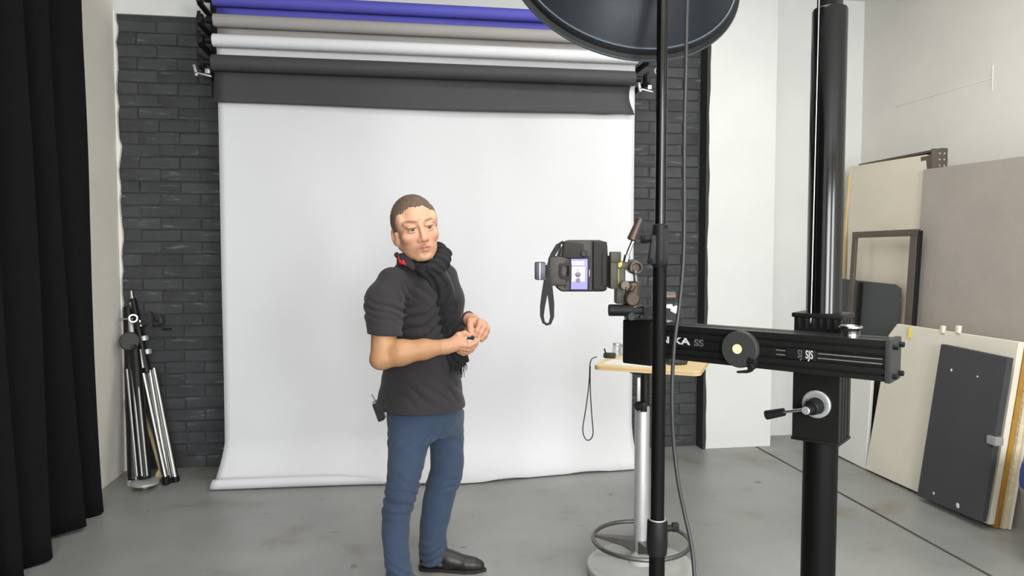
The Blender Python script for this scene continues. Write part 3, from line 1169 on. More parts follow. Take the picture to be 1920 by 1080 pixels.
# crank on the carriage
q = at(1515, 766, 1.78)
k = (Vector(q) - CX2).dot(AX)
zc = q.z
a = MB(MC)
a.lathe([(0, 0), (.036, 0), (.036, .006), (.033, .009), (.026, .009), (.024, .006), (0, .006)], (k, -D2, zc), (0, -1, 0), 40)
a.build('crank_plate', M_SATIN, stand)
a = MB(MC)
a.rod((k, -D2, zc - .003), (k - .004, -D2 - .036, zc - .006), .022, .019)
a.rod((k - .004, -D2 - .03, zc - .006), (k - .008, -D2 - .060, zc - .008), .014, .013)
a.build('crank_hub', M_BLACKPL, stand)
a = MB(MC)
a.rod((k - .008, -D2 - .058, zc - .008), (k - .0085, -D2 - .064, zc - .008), .011, .010)
a.build('hub_cap', M_SATIN, stand)
a = MB(MC)
h0 = Vector((k - .012, -D2 - .046, zc - .008))
h1 = Vector((k - .064, -D2 - .050, zc - .021))
h2 = Vector((k - .113, -D2 - .054, zc - .037))
a.rod(h0, h1 + (h2 - h1) * .1, .0042)
a.build('crank_arm', M_CHROME, stand)
a = MB(MC)
a.rod(h1, h2, .0105, .0125, 20, .002)
a.build('crank_grip', M_BLACKPL, stand)
# foot: below the picture
for k in range(3):
    ang = 2 * PI * k / 3 + .9
    dv = Vector((math.cos(ang), math.sin(ang), 0))
    a = MB()
    p0 = CX2 + Vector((0, 0, .16))
    p1 = CX2 + dv * .42 + Vector((0, 0, .10))
    a.tube([p0, p1], [.035, .025], 10)
    a.rod(p1, p1 - Vector((0, 0, .03)), .014)
    a.lathe([(0, -.014), (.040, -.014), (.044, -.008), (.044, .008), (.040, .014), (0, .014)], (p1.x, p1.y, .0445), (dv.y, -dv.x, 0), 24)
    a.build('wheeled_leg', M_BLACKMET, stand)
a = MB()
a.lathe([(0, .06), (.06, .06), (.07, .08), (.07, .24), (.055, .31), (0, .31)], (CX, CY, 0), (0, 0, 1), 36)
a.build('foot_hub', M_BLACKMET, stand)

# camera platform at the far end of the arm (local px frame, x right, y away, z up)
D0 = 1.98
k = D0 / F
MP = frame(at(1173, 600, D0))
a = MB(M_ARM)
a.box((.045, .040, .040), (.094, .115, .128), None, .006)
a.build('arm_block', M_BLACKMET, stand)
a = MB(MP)
a.box((36 * k, .03, 18 * k), (90 * k, .11, 10 * k), None, .004)
a.prism([(30 * k, 10 * k), (90 * k, 0 * k), (92 * k, 12 * k), (58 * k, 30 * k), (30 * k, 26 * k)], .03, Matrix.Translation((0, .0, 0)) @ Matrix.Rotation(PI / 2, 4, 'X'))
a.build('platform', M_BLACKPL, stand)
a = MB(MP)
a.rod((-33 * k, -.01, 19 * k), (12 * k, -.01, 19 * k), 11 * k, 11 * k, 24, .002)
a.build('platform_knob', M_BLACKPL, stand)
a = MB(MP)
a.rod((8 * k, -.02, 8 * k), (8 * k, -.03, 8 * k), .012)
a.rod((26 * k, -.025, 8 * k), (26 * k, -.04, 8 * k), .006)
a.rod((32 * k, -.025, 8 * k), (32 * k, -.04, 8 * k), .006)
a.box((20 * k, .0, 7 * k), (42 * k, .05, 12 * k), None, .004)
a.build('platform_clamp', M_BLACKMET, stand)
a = MB(MP)
a.rod((58 * k, .06, 42 * k), (102 * k, .06, 42 * k), 9 * k, 9 * k, 20)
a.build('side_grip', M_BRONZE, stand)
# white rag tied on the arm
a = MB(frame(at(1257, 588, 1.99)))
for i in range(7):
    a.box((random.uniform(-.008, .010), random.uniform(-.01, .01), -.016 + .006 * i), (.022, .016, .012), Euler((random.uniform(-.5, .5), random.uniform(-.8, .8), random.uniform(-1, 1))).to_matrix().to_4x4(), .003)
o = a.build('rag', M_SHEET)
tag(o, 'small crumpled white rag lying on the stand arm beside the pole', 'rag')

# ------------------------------------------------------------------ three way camera head
head = thing('camera_head', 'bronze and olive three way tripod head holding the camera on the stand arm', 'camera head', at(1178, 578, D0), -YAW)
MH = frame(at(1178, 520, D0))


def X(px):
    return (px - 1178) * k


def Z(py):
    return (520 - py) * k


a = MB(MH)
a.rod((X(1187), .02, Z(580)), (X(1187), .02, Z(528)), 17 * k, 17 * k, 28, .004)
a.rod((X(1187), .02, Z(583)), (X(1187), .02, Z(572)), 20 * k, 20 * k, 28, .003)
a.build('base_drum', M_BRONZE, head)
a = MB(MH)
a.rod((X(1184), -.028, Z(560)), (X(1180), .03, Z(556)), 13 * k, 15 * k, 26, .003)
a.build('tilt_drum', M_BRONZE, head)
a = MB(MH)
a.box((X(1164), .02, Z(536)), (17 * k, .05, 68 * k), None, .004)
a.box((X(1172), .02, Z(498)), (36 * k, .05, 16 * k), None, .005)
a.build('side_bracket', M_OLIVE, head)
a = MB(MH)
a.rod((X(1190), -.02, Z(502)), (X(1190), .035, Z(500)), 13 * k, 14 * k, 26, .003)
a.torus((X(1190), -.022, Z(502)), (0, 1, 0), 10 * k, 3 * k)
a.build('pan_drum', M_BRONZE, head)
a = MB(MH)
a.rod((X(1187), -.03, Z(511)), (X(1189), -.034, Z(528)), .006)
a.ell((X(1187), -.034, Z(510)), (.007, .007, .007))
a.build('lock_lever', M_RING, head)
a = MB(MH)
a.rod((X(1158), -.012, Z(495)), (X(1158), -.024, Z(495)), 7 * k, 6.5 * k, 20)
a.build('yellow_knob', M_YELLOW, head)
a = MB(MH)
a.box((X(1157), -.008, Z(518)), (5 * k, .006, 28 * k), None, .001)
a.build('level_strip', M_YELLOW, head)
a = MB(MH)
a.tube([(X(1174), .0, Z(490)), (X(1178), .0, Z(472)), (X(1188), 0, Z(448))], .0055, 12)
a.rod((X(1173), .0, Z(492)), (X(1176), 0, Z(478)), .009)
a.build('pan_handle_rod', M_CHROME, head)
a = MB(MH)
a.rod((X(1183), 0, Z(451)), (X(1200), 0, Z(409)), 9 * k, 6.5 * k, 24, .003)
a.build('pan_handle_grip', M_BRONZE, head)
a = MB(MH)
a.tube([(X(1178), -.05, Z(536)), (X(1186), -.05, Z(535)), (X(1182), -.05, Z(544))], .0035, 8)
a.rod((X(1168), -.046, Z(541)), (X(1172), -.046, Z(541)), .006)
a.rod((X(1168), -.03, Z(534)), (X(1168), -.044, Z(534)), 9 * k)
a.build('tilt_scale', M_BRONZE, head)
# plate that bolts the camera
a = MB(MH)
a.box((X(1149), .0, Z(510)), (15 * k, .06, 62 * k), None, .004)
a.box((X(1151), -.02, Z(482)), (20 * k, .03, 20 * k), None, .004)
a.build('quick_plate', M_OLIVE, head)

# ------------------------------------------------------------------ the camera, turned upright
DC = 1.97
k = DC / F
camt = thing('photo_camera', 'black camera turned on its side with lit screen, seen from behind', 'camera', at(1095, 498, DC), -YAW)
MK = frame(at(1095, 498, DC))


def X(px):
    return (px - 1095) * k


def Z(py):
    return (498 - py) * k


a = MB(MK @ Matrix.Rotation(PI / 2, 4, 'X'))
out = [(1044, 512), (1046, 480), (1052, 462), (1057, 453), (1066, 450), (1124, 450), (1134, 453), (1139, 461), (1140, 480), (1140, 536), (1138, 545), (1130, 547), (1052, 547), (1045, 541), (1040, 530)]
a.prism([(X(x), Z(y)) for x, y in out][::-1], .066, Matrix.Translation((0, 0, -.066)))
a.build('body', M_CAMBODY, camt, 40, .005)
a = MB(MK)
a.box((X(1124), -.006, Z(498)), (26 * k, .022, 90 * k), None, .006)
a.box((X(1131), -.012, Z(505)), (8 * k, .02, 62 * k), None, .004)
a.build('grip', M_CAMRUB, camt)
a = MB(MK)
a.box((X(1112), -.003, Z(498)), (2.0 * k, .010, 92 * k), None, .0005)
a.build('grip_seam', M_BLACKPL, camt)
a = MB(MK)
a.box((X(1074), -.004, Z(470)), (38 * k, .020, 30 * k), Matrix.Rotation(.1, 4, 'Y'), .007)
a.build('thumb_rest', M_CAMRUB, camt)
# viewfinder hump, eyecup
a = MB(MK)
a.box((X(1046), .02, Z(508)), (34 * k, .06, 56 * k), None, .010)
a.build('viewfinder_hump', M_CAMBODY, camt)
a = MB(MK)
e = [(-11, -14), (9, -16), (11, -12), (11, 14), (8, 17), (-9, 14), (-12, 8), (-12, -8)]
i_ = [(-6, -9), (5, -10), (6, -8), (6, 8), (4, 10), (-5, 9), (-7, 5), (-7, -5)]
v = []
for pl, y in ((e, .0), (e, -.016), (i_, -.018), (i_, -.004)):
    v += [(X(1060 + p[0]), y, Z(508 + p[1])) for p in pl]
f = [(r * 8 + j, r * 8 + (j + 1) % 8, (r + 1) * 8 + (j + 1) % 8, (r + 1) * 8 + j) for r in range(3) for j in range(8)]
f.append(tuple(range(24, 32)))
a.add(v, f)
a.build('eyecup', M_CAMRUB, camt, 30)
a = MB(MK)
a.box((X(1059), -.0045, Z(507)), (9 * k, .002, 14 * k), None, .0006)
a.build('eyepiece_glass', M_GLOSSBLACK, camt)
# screen
a = MB(MK)
a.box((X(1087), -.004, Z(513)), (35 * k, .010, 66 * k), None, .003)
a.build('screen_frame', M_BLACKPL, camt)
M_SCR = mat('screen_violet', (78, 66, 150), .25, noise=(200, .03), emit=((78, 66, 150), .15))
M_SCRW = mat('screen_lavender', (206, 196, 240), .25, noise=(200, .02), emit=((206, 196, 240), .2))
M_SCRD = mat('screen_figure', (40, 30, 60), .3, noise=(200, .05))
M_SCRS = mat('screen_skin', (170, 110, 140), .3, noise=(200, .05), emit=((170, 110, 140), .3))
a = MB(MK)
a.box((X(1085.5), -.0095, Z(514)), (31 * k, .0016, 57 * k), None, .0005)
scr = a.build('screen', M_SCR, camt, 0)
for nm, cx, cy, wx_, hy_, mm in (('picture', 1083.5, 514, 24, 27, M_SCRW), ('menu_bar', 1083, 491.5, 23, 3, M_SCRW), ('menu_bar', 1083, 495.5, 23, 2, M_SCRW)):
    a = MB(MK)
    a.box((X(cx), -.0107, Z(cy)), (wx_ * k, .0008, hy_ * k))
    a.build(nm, mm, scr, 0)
a = MB(MK)
a.ell((X(1083), -.0112, Z(514.5)), (5.5 * k, .0004, 5 * k), None, 0, 16)
a.box((X(1083), -.0112, Z(525)), (9 * k, .0005, 9 * k))
a.build('tiny_figure', M_SCRD, scr, 30)
a = MB(MK)
a.box((X(1080), -.0116, Z(521)), (3 * k, .0004, 4 * k))
a.box((X(1087), -.0116, Z(521)), (3 * k, .0004, 4 * k))
a.ell((X(1082.5), -.0112, Z(506)), (2.2 * k, .0004, 3 * k), None, 0, 12)
a.build('tiny_skin', M_SCRS, scr, 30)
# buttons and dials
for i, (px, py, r_) in enumerate(((1056, 486, 2.3), (1062, 485, 2.3), (1069, 485, 2.3), (1103, 484, 2.2), (1070, 541, 2), (1078, 541, 2), (1086, 541, 2), (1093, 541, 2), (1100, 541, 2), (1062, 537, 3), (1114, 503, 2.5))):
    a = MB(MK)
    a.rod((X(px), .0, Z(py)), (X(px), -.0065, Z(py)), r_ * k, None, 14)
    a.build('button', M_DARKGREY, camt)
a = MB(MK)
a.rod((X(1094), .0, Z(475)), (X(1094), -.017, Z(475)), 7.5 * k, 7 * k, 26)
a.torus((X(1094), -.017, Z(475)), (0, 1, 0), 4.5 * k, 1.6 * k)
a.build('control_dial', M_DARKGREY, camt)
a = MB(MK)
a.box((X(1104), -.006, Z(512)), (2 * k, .004, 13 * k), None, .0005)
a.build('bright_edge', M_SATIN, camt)
a = MB(MK)
a.box((X(1054), .012, Z(476)), (5 * k, .02, 36 * k), None, .002)
a.build('side_plate', M_SATIN, camt)
# lens points at the paper
a = MB(MK)
a.lathe([(0, .05), (.034, .05), (.036, .07), (.038, .10), (.040, .17), (.036, .175), (.034, .165), (0, .16)], (X(1090), 0, Z(505)), (0, 1, 0), 36)
a.build('lens', M_BLACKPL, camt)
# strap: webbing from the corner and a hanging loop
a = MB(MK)
a.tube([(X(1058), .02, Z(455)), (X(1046), .01, Z(462)), (X(1036), 0, Z(478)), (X(1030), -.004, Z(498)), (X(1027), -.008, Z(530))], [5 * k] * 5, 10, flat=.25, up=(0, -1, 0))
L = [(1026, 525), (1021, 550), (1017, 575), (1016, 592), (1019, 604), (1025, 608), (1031, 606), (1035, 594), (1034, 570), (1031, 545), (1029, 525)]
a.tube([(X(x), -.006 - .006 * math.sin(i * .3), Z(y)) for i, (x, y) in enumerate(L)], [7 * k, 6 * k, 5 * k, 3.8 * k, 3 * k, 2.6 * k, 3 * k, 4 * k, 5.5 * k, 6 * k, 6 * k], 10, flat=.22, up=(0, -1, 0))
a.build('strap', M_WEB, camt, 60)
# radio trigger in the hot shoe
trig = thing('flash_trigger', 'small dark flash trigger mounted on the left of the camera', 'flash trigger', at(1016, 508, DC), -YAW)
a = MB(MK)
a.box((X(1013), .015, Z(508)), (20 * k, .045, 34 * k), None, .005)
a.build('case', mat('trigger_case', (52, 52, 66), .4, noise=(40, .1)), trig)
a = MB(MK)
a.box((X(1012), -.0075, Z(508)), (2.2 * k, .004, 31 * k), None, .0008)
a.build('silver_line', M_SATIN, trig)
a = MB(MK)
a.box((X(1025), .015, Z(509)), (12 * k, .03, 24 * k), None, .004)
a.rod((X(1028), -.004, Z(510)), (X(1028), -.010, Z(510)), .004)
a.build('shoe_foot', M_BLACKPL, trig)

# ------------------------------------------------------------------ black light stand in front with its dish
p1 = at(1238, 435, 1.80)
PX_, PY_ = p1.x, p1.y
ls = thing('light_stand', 'tall black light stand pole in front, with clamp collars', 'light stand', (PX_, PY_, 0))
zc1 = at(1238, 465, 1.8).z
zc2 = at(1230, 1020, 1.8).z
a = MB()
a.rod((PX_, PY_, zc1), (PX_, PY_, 2.52), .0145, .0140, 28, .001)
a.build('upper_tube', M_GLOSSBLACK, ls)
a = MB()
a.rod((PX_, PY_, zc2 - .02), (PX_, PY_, zc1), .0175, None, 28, .001)
a.build('middle_tube', M_SATINBLACK, ls)
a = MB()
a.rod((PX_, PY_, .10), (PX_, PY_, zc2), .0205, None, 28, .001)
a.build('lower_tube', M_SATINBLACK, ls)
kk = 1.8 / F
MQ = frame((PX_, PY_, zc1))
a = MB(MQ)
a.lathe([(.015, 45 * kk), (.019, 43 * kk), (.021, 30 * kk), (.0215, -20 * kk), (.0195, -34 * kk), (.0175, -36 * kk)], (0, 0, 0), (0, 0, 1), 26)
a.box((-.018, -.004, -.004), (.022, .024, .075), Matrix.Rotation(.12, 4, 'Y'), .006)
a.box((.008, -.008, .004), (.020, .024, .092), None, .005)
a.build('clamp_collar', M_BLACKPL, ls)
a = MB(MQ)
a.rod((-.022, -.006, .026), (-.042, -.006, .024), .009, .012, 18)
a.rod((-.040, -.006, .024), (-.052, -.006, .023), .012, .010, 18)
a.build('clamp_knob', M_BLACKPL, ls)
a = MB(MQ)
a.rod((-.026, -.010, -.030), (-.028, -.020, -.034), .006)
a.build('clamp_screw', M_BLACKPL, ls)
MQ = frame((PX_, PY_, zc2))
a = MB(MQ)
a.lathe([(.0175, .050), (.024, .049), (.026, .044), (.0275, -.02), (.025, -.042), (.0205, -.047)], (0, 0, 0), (0, 0, 1), 28)
a.build('lower_collar', M_BLACKPL, ls)
a = MB(MQ)
a.torus((0, 0, .0495), (0, 0, 1), .0205, .0022)
a.build('collar_ring', M_SATIN, ls)
a = MB(MQ)
a.rod((.018, -.004, .026), (.040, -.004, .028), .009, .008, 16)
a.box((.046, -.004, .030), (.018, .016, .022), None, .003)
a.build('collar_knob', M_BLACKPL, ls)
for i in range(3):
    ang = 2 * PI * i / 3 + .5
    dv = Vector((math.cos(ang), math.sin(ang), 0))
    a = MB()
    p0 = Vector((PX_, PY_, .50)) + dv * .025
    p1_ = Vector((PX_, PY_, .016)) + dv * .50
    a.tube([p0, p1_], .011, 10)
    a.tube([Vector((PX_, PY_, .14)) + dv * .022, p0.lerp(p1_, .55)], .008, 8)
    a.ell(p1_, (.016, .016, .014))
    a.build('leg', M_BLACKMET, ls)
a = MB()
a.rod((PX_, PY_, .46), (PX_, PY_, .54), .030)
a.rod((PX_, PY_, .10), (PX_, PY_, .17), .028)
a.build('leg_collar', M_BLACKPL, ls)

DISH = Vector((.622, 1.972, 2.319))
DN = Vector((-.02, .899, -.438)).normalized()          # the way the light points
dish = thing('beauty_dish', 'big black beauty dish reflector seen from behind at the top of the picture', 'reflector', DISH)
a = MB()
R_ = .34
a.lathe([(R_ - .012, -.020), (R_ - .019, -.021), (R_ - .023, -.025), (.27, -.068), (.22, -.105), (.16, -.130), (.11, -.145), (.075, -.150),
         (.075, -.140), (.20, -.10), (.26, -.064), (R_ - .016, -.016)], DISH, DN, 96)
a.build('bowl', M_DISH, dish, 40)
a = MB()
a.lathe([(R_ - .002, .006), (R_ + .004, .003), (R_ + .004, -.004), (R_ - .003, -.007), (R_ - .007, -.009), (R_ - .010, -.017), (R_ - .012, -.020), (R_ - .016, -.016), (R_ - .014, -.005), (R_ - .002, .006)], DISH, DN, 96)
a.build('rim_flange', M_BLACKPL, dish, 40)
a = MB()
a.torus(DISH, DN, R_ + .001, .005, 96, 8)
a.build('rim_bead', M_DISHGLINT, dish, 60)  # lip painted paler than the black flange to look lit
a = MB()
a.torus(DISH - DN * .0225, DN, R_ - .0165, .003, 96, 8)
a.build('step_highlight', M_DISHGLINT, dish, 60)  # thin pale ring painted as the highlight line along the step
a = MB()
a.lathe([(0, -.13), (.08, -.13), (.085, -.15), (.08, -.185), (.066, -.19), (.066, -.42), (.06, -.43), (0, -.43)], DISH, DN, 40)
a.build('flash_head', M_BLACKPL, dish)
a = MB()
q = DISH - DN * .26
a.tube([(PX_, PY_, 2.50), (PX_, PY_, 2.54), (PX_ - .01, PY_ - .004, q.z - .075)], .016, 12)
a.box((q.x, q.y, q.z - .07), (.05, .06, .03), None, .004)
a.build('tilt_bracket', M_BLACKMET, dish)

# cable hanging from the flash beside the pole
cp = []
end = DISH - DN * .40
cp.append(end + Vector((.02, 0, 0)))
cp.append(at(1300, -120, 1.72))
for px, py, D in ((1289, 0, 1.71), (1286, 130, 1.71), (1283, 260, 1.72), (1283, 400, 1.72), (1281, 490, 1.72), (1274, 570, 1.71), (1265, 640, 1.70), (1261, 700, 1.70), (1260, 760, 1.70), (1263, 830, 1.70), (1271, 900, 1.69), (1283, 960, 1.68), (1296, 1020, 1.66), (1302, 1080, 1.64), (1304, 1150, 1.62), (1300, 1300, 1.60)):
    cp.append(at(px, py, D))
q = cp[-1]
cp += [Vector((q.x - .01, q.y + .01, .12)), Vector((q.x + .03, q.y - .05, .02)), Vector((q.x + .12, q.y - .25, .007)), Vector((q.x + .2, q.y - .8, .007))]
# smooth through the points
pts = []
for i in range(len(cp) - 1):
    a0, a1, a2, a3 = cp[max(i - 1, 0)], cp[i], cp[i + 1], cp[min(i + 2, len(cp) - 1)]
    for j in range(5):
        t = j / 5
        pts.append(.5 * ((2 * a1) + (a2 - a0) * t + (2 * a0 - 5 * a1 + 4 * a2 - a3) * t * t + (3 * a1 - a0 - 3 * a2 + a3) * t ** 3))
pts.append(cp[-1])
a = MB()
a.tube(pts, .0048, 10)
tag(a.build('power_cable', M_RUBBER, None, 80), 'black cable hanging from the beauty dish beside the light stand pole', 'cable')

# ------------------------------------------------------------------ little work table on a column
tb = at(1204, 800, 3.25)
TX, TY = tb.x, tb.y
table = thing('work_table', 'small birch plywood table on a grey column with round foot and ring', 'table', (TX, TY, 0))
TZ = .985
fl_, fr_ = atZ(1112, 685, TZ + .02), atZ(1313, 697, TZ + .02)
ang = math.atan2(fr_.y - fl_.y, fr_.x - fl_.x)
hw = ((fr_ - fl_).xy.length) / 2
hd = .34
cx_, cy_ = (fl_.x + fr_.x) / 2 - math.sin(ang) * hd, (fl_.y + fr_.y) / 2 + math.cos(ang) * hd
MT2 = Matrix.Translation((cx_, cy_, 0)) @ rotz(ang)


def rrect(w_, h_, r, n=6):
    pts_ = []
    for cxx, cyy, a0 in ((w_ - r, h_ - r, 0), (-w_ + r, h_ - r, PI / 2), (-w_ + r, -h_ + r, PI), (w_ - r, -h_ + r, 1.5 * PI)):
        for i in range(n + 1):
            t = a0 + PI / 2 * i / n
            pts_.append((cxx + r * math.cos(t), cyy + r * math.sin(t)))
    return pts_


a = MB(MT2)
a.prism(rrect(hw, hd, .035), .020, Matrix.Translation((0, 0, TZ)))
top = a.build('table_top', M_PLY, table, 30)
a = MB(MT2)
a.prism(rrect(hw + .0004, hd + .0004, .035), .006, Matrix.Translation((0, 0, TZ + .007)))
a.build('ply_edge', M_PLYEDGE, top, 30)
a = MB()
a.lathe([(0, .10), (.034, .10), (.034, .79), (.030, .80), (0, .80)], (TX, TY, 0), (0, 0, 1), 36)
a.build('column', M_SATIN, table)
a = MB()
a.rod((TX + .012, TY, .79), (TX + .012, TY, TZ), .021)
a.box((TX + .012, TY, TZ - .015), (.16, .16, .028), None, .004)
a.build('inner_post', M_BLACKMET, table)
a = MB(frame((TX, TY, .805)))
a.rod((-.010, -.03, .0), (-.034, -.04, .0), .020, .022)
a.box((.0, -.028, -.005), (.03, .03, .045), None, .005)
a.build('height_knob', M_BLACKPL, table)
a = MB(frame((TX, TY, .87)))
a.box((-.022, -.024, .0), (.014, .012, .13), None, .002)
a.build('lock_strip', M_SATIN, table)
a = MB()
a.lathe([(0, .02), (.235, .02), (.246, .012), (.25, .02), (.25, .05), (.244, .056), (.06, .066), (.05, .10), (.038, .12), (0, .12)], (TX, TY, 0), (0, 0, 1), 60)
a.lathe([(0, 0), (.20, 0), (.20, .02), (0, .02)], (TX, TY, 0), (0, 0, 1), 40)
a.build('round_base', M_STONE, table)
a = MB()
a.torus((TX, TY, .170), (0, 0, 1), .222, .010, 72, 12)
a.build('foot_ring', M_RING, table)
for i in range(3):
    an = 2.75 + i * 2 * PI / 3
    dv = Vector((math.cos(an), math.sin(an), 0))
    a = MB()
    pv = Vector((-dv.y, dv.x, 0))
    c0 = Vector((TX, TY, .135))
    v, f = [], []
    for (r, wd, zt, zb) in ((.030, .030, .175, .115), (.09, .022, .172, .140), (.216, .010, .175, .164)):
        p = Vector((TX, TY, 0)) + dv * r
        for s_ in (-1, 1):
            v += [p + pv * wd * s_ + Vector((0, 0, zb)), p + pv * wd * s_ + Vector((0, 0, zt))]
    for s_ in range(2):
        o_ = s_ * 4
        f += [(o_, o_ + 1, o_ + 5, o_ + 4), (o_ + 2, o_ + 6, o_ + 7, o_ + 3), (o_ + 1, o_ + 3, o_ + 7, o_ + 5), (o_, o_ + 4, o_ + 6, o_ + 2)]
    f += [(0, 2, 3, 1), (8, 9, 11, 10)]
    a.add(v, f)
    a.build('spoke', M_RING, table, 30)
# things on the table
ZT = TZ + .020
q = atZ(1180, 683, ZT)
a = MB(Matrix.Translation((q.x, q.y, ZT)) @ rotz(ang - .1))
a.box((0, .01, .003), (.21, .12, .006), None, .001)
a.prism([(-.10, -.05), (.02, -.05), (.04, .05), (-.07, .05)], .003, Matrix.Translation((.0, .01, .006)))
tag(a.build('paper_stack', M_SHEET, None, 0), 'few white sheets on the front of the plywood table', 'paper')
q = atZ(1143, 671, ZT)
t = thing('gadget', 'small dark gadget with a stub antenna on the plywood table left of the sheets', 'gadget', (q.x, q.y, ZT))
a = MB(Matrix.Translation((q.x, q.y, ZT)) @ rotz(-.5))
a.box((0, 0, .012), (.055, .035, .024), None, .006)
a.build('case', M_DARKGREY, t)
a = MB(Matrix.Translation((q.x, q.y, ZT)))
a.tube([(-.018, 0, .018), (-.026, .0, .045)], .0035, 8)
a.build('antenna', M_BLACKPL, t)
for px, py, h_, lb in ((1156, 666, .052, 'clear glass jar at the back of the plywood table, the left one'), (1170, 665, .044, 'lower clear glass jar beside the left jar on the plywood table')):
    q = atZ(px, py, ZT)
    t = thing('glass_jar', lb, 'jar', (q.x, q.y, ZT), 0, 'glass jars on the table')
    a = MB()
    a.lathe([(0, .001), (.018, .001), (.020, .006), (.020, h_ * .8), (.016, h_), (.014, h_), (.0175, h_ * .78), (.0175, .006), (0, .005)], (q.x, q.y, ZT), (0, 0, 1), 24)
    a.build('glass', M_GLASS, t)
    a = MB()
    a.lathe([(0, h_ - .002), (.018, h_ - .002), (.018, h_ + .008), (0, h_ + .009)], (q.x, q.y, ZT), (0, 0, 1), 24)
    a.build('lid', M_SATIN, t)
q = atZ(1270, 683, ZT)
a = MB(Matrix.Translation((q.x, q.y, ZT)) @ rotz(.1))
a.ell((0, 0, .012), (.050, .030, .018), None, 0, 20)
a.box((-.005, 0, .006), (.085, .045, .012), None, .004)
tag(a.build('computer_mouse', M_DARKGREY), 'dark grey mouse on the right half of the plywood table', 'mouse')
q = atZ(1255, 673, ZT)
a = MB(Matrix.Translation((q.x, q.y, ZT)) @ rotz(.3))
a.box((0, 0, .014), (.03, .02, .028), None, .004)
tag(a.build('eraser', M_SHEET), 'small white block on the plywood table behind the mouse', 'block')
# wrist cord hanging over the edge
kk = 3.1 / F
e0 = atZ(1119, 669, ZT + .003)
cl = [e0, atZ(1113, 671, ZT + .003), at(1109, 674, 3.12), at(1106, 685, 3.12), at(1105, 710, 3.12), at(1102, 740, 3.12), at(1097, 775, 3.12), at(1093, 800, 3.12), at(1094, 815, 3.12), at(1100, 825, 3.12),
      at(1108, 823, 3.115), at(1112, 812, 3.115), at(1111, 795, 3.115), at(1109, 770, 3.115), at(1107, 735, 3.115), at(1106.5, 700, 3.115), at(1107, 684, 3.115)]
pts = []
for i in range(len(cl) - 1):
    a0, a1, a2, a3 = cl[max(i - 1, 0)], cl[i], cl[i + 1], cl[min(i + 2, len(cl) - 1)]
    for j in range(4):
        t_ = j / 4
        pts.append(.5 * ((2 * a1) + (a2 - a0) * t_ + (2 * a0 - 5 * a1 + 4 * a2 - a3) * t_ * t_ + (3 * a1 - a0 - 3 * a2 + a3) * t_ ** 3))
a = MB()
a.tube(pts, .0024, 6)
tag(a.build('wrist_cord', M_WEB, None, 80), 'thin black wrist cord looping down from the left edge of the plywood table', 'cord')

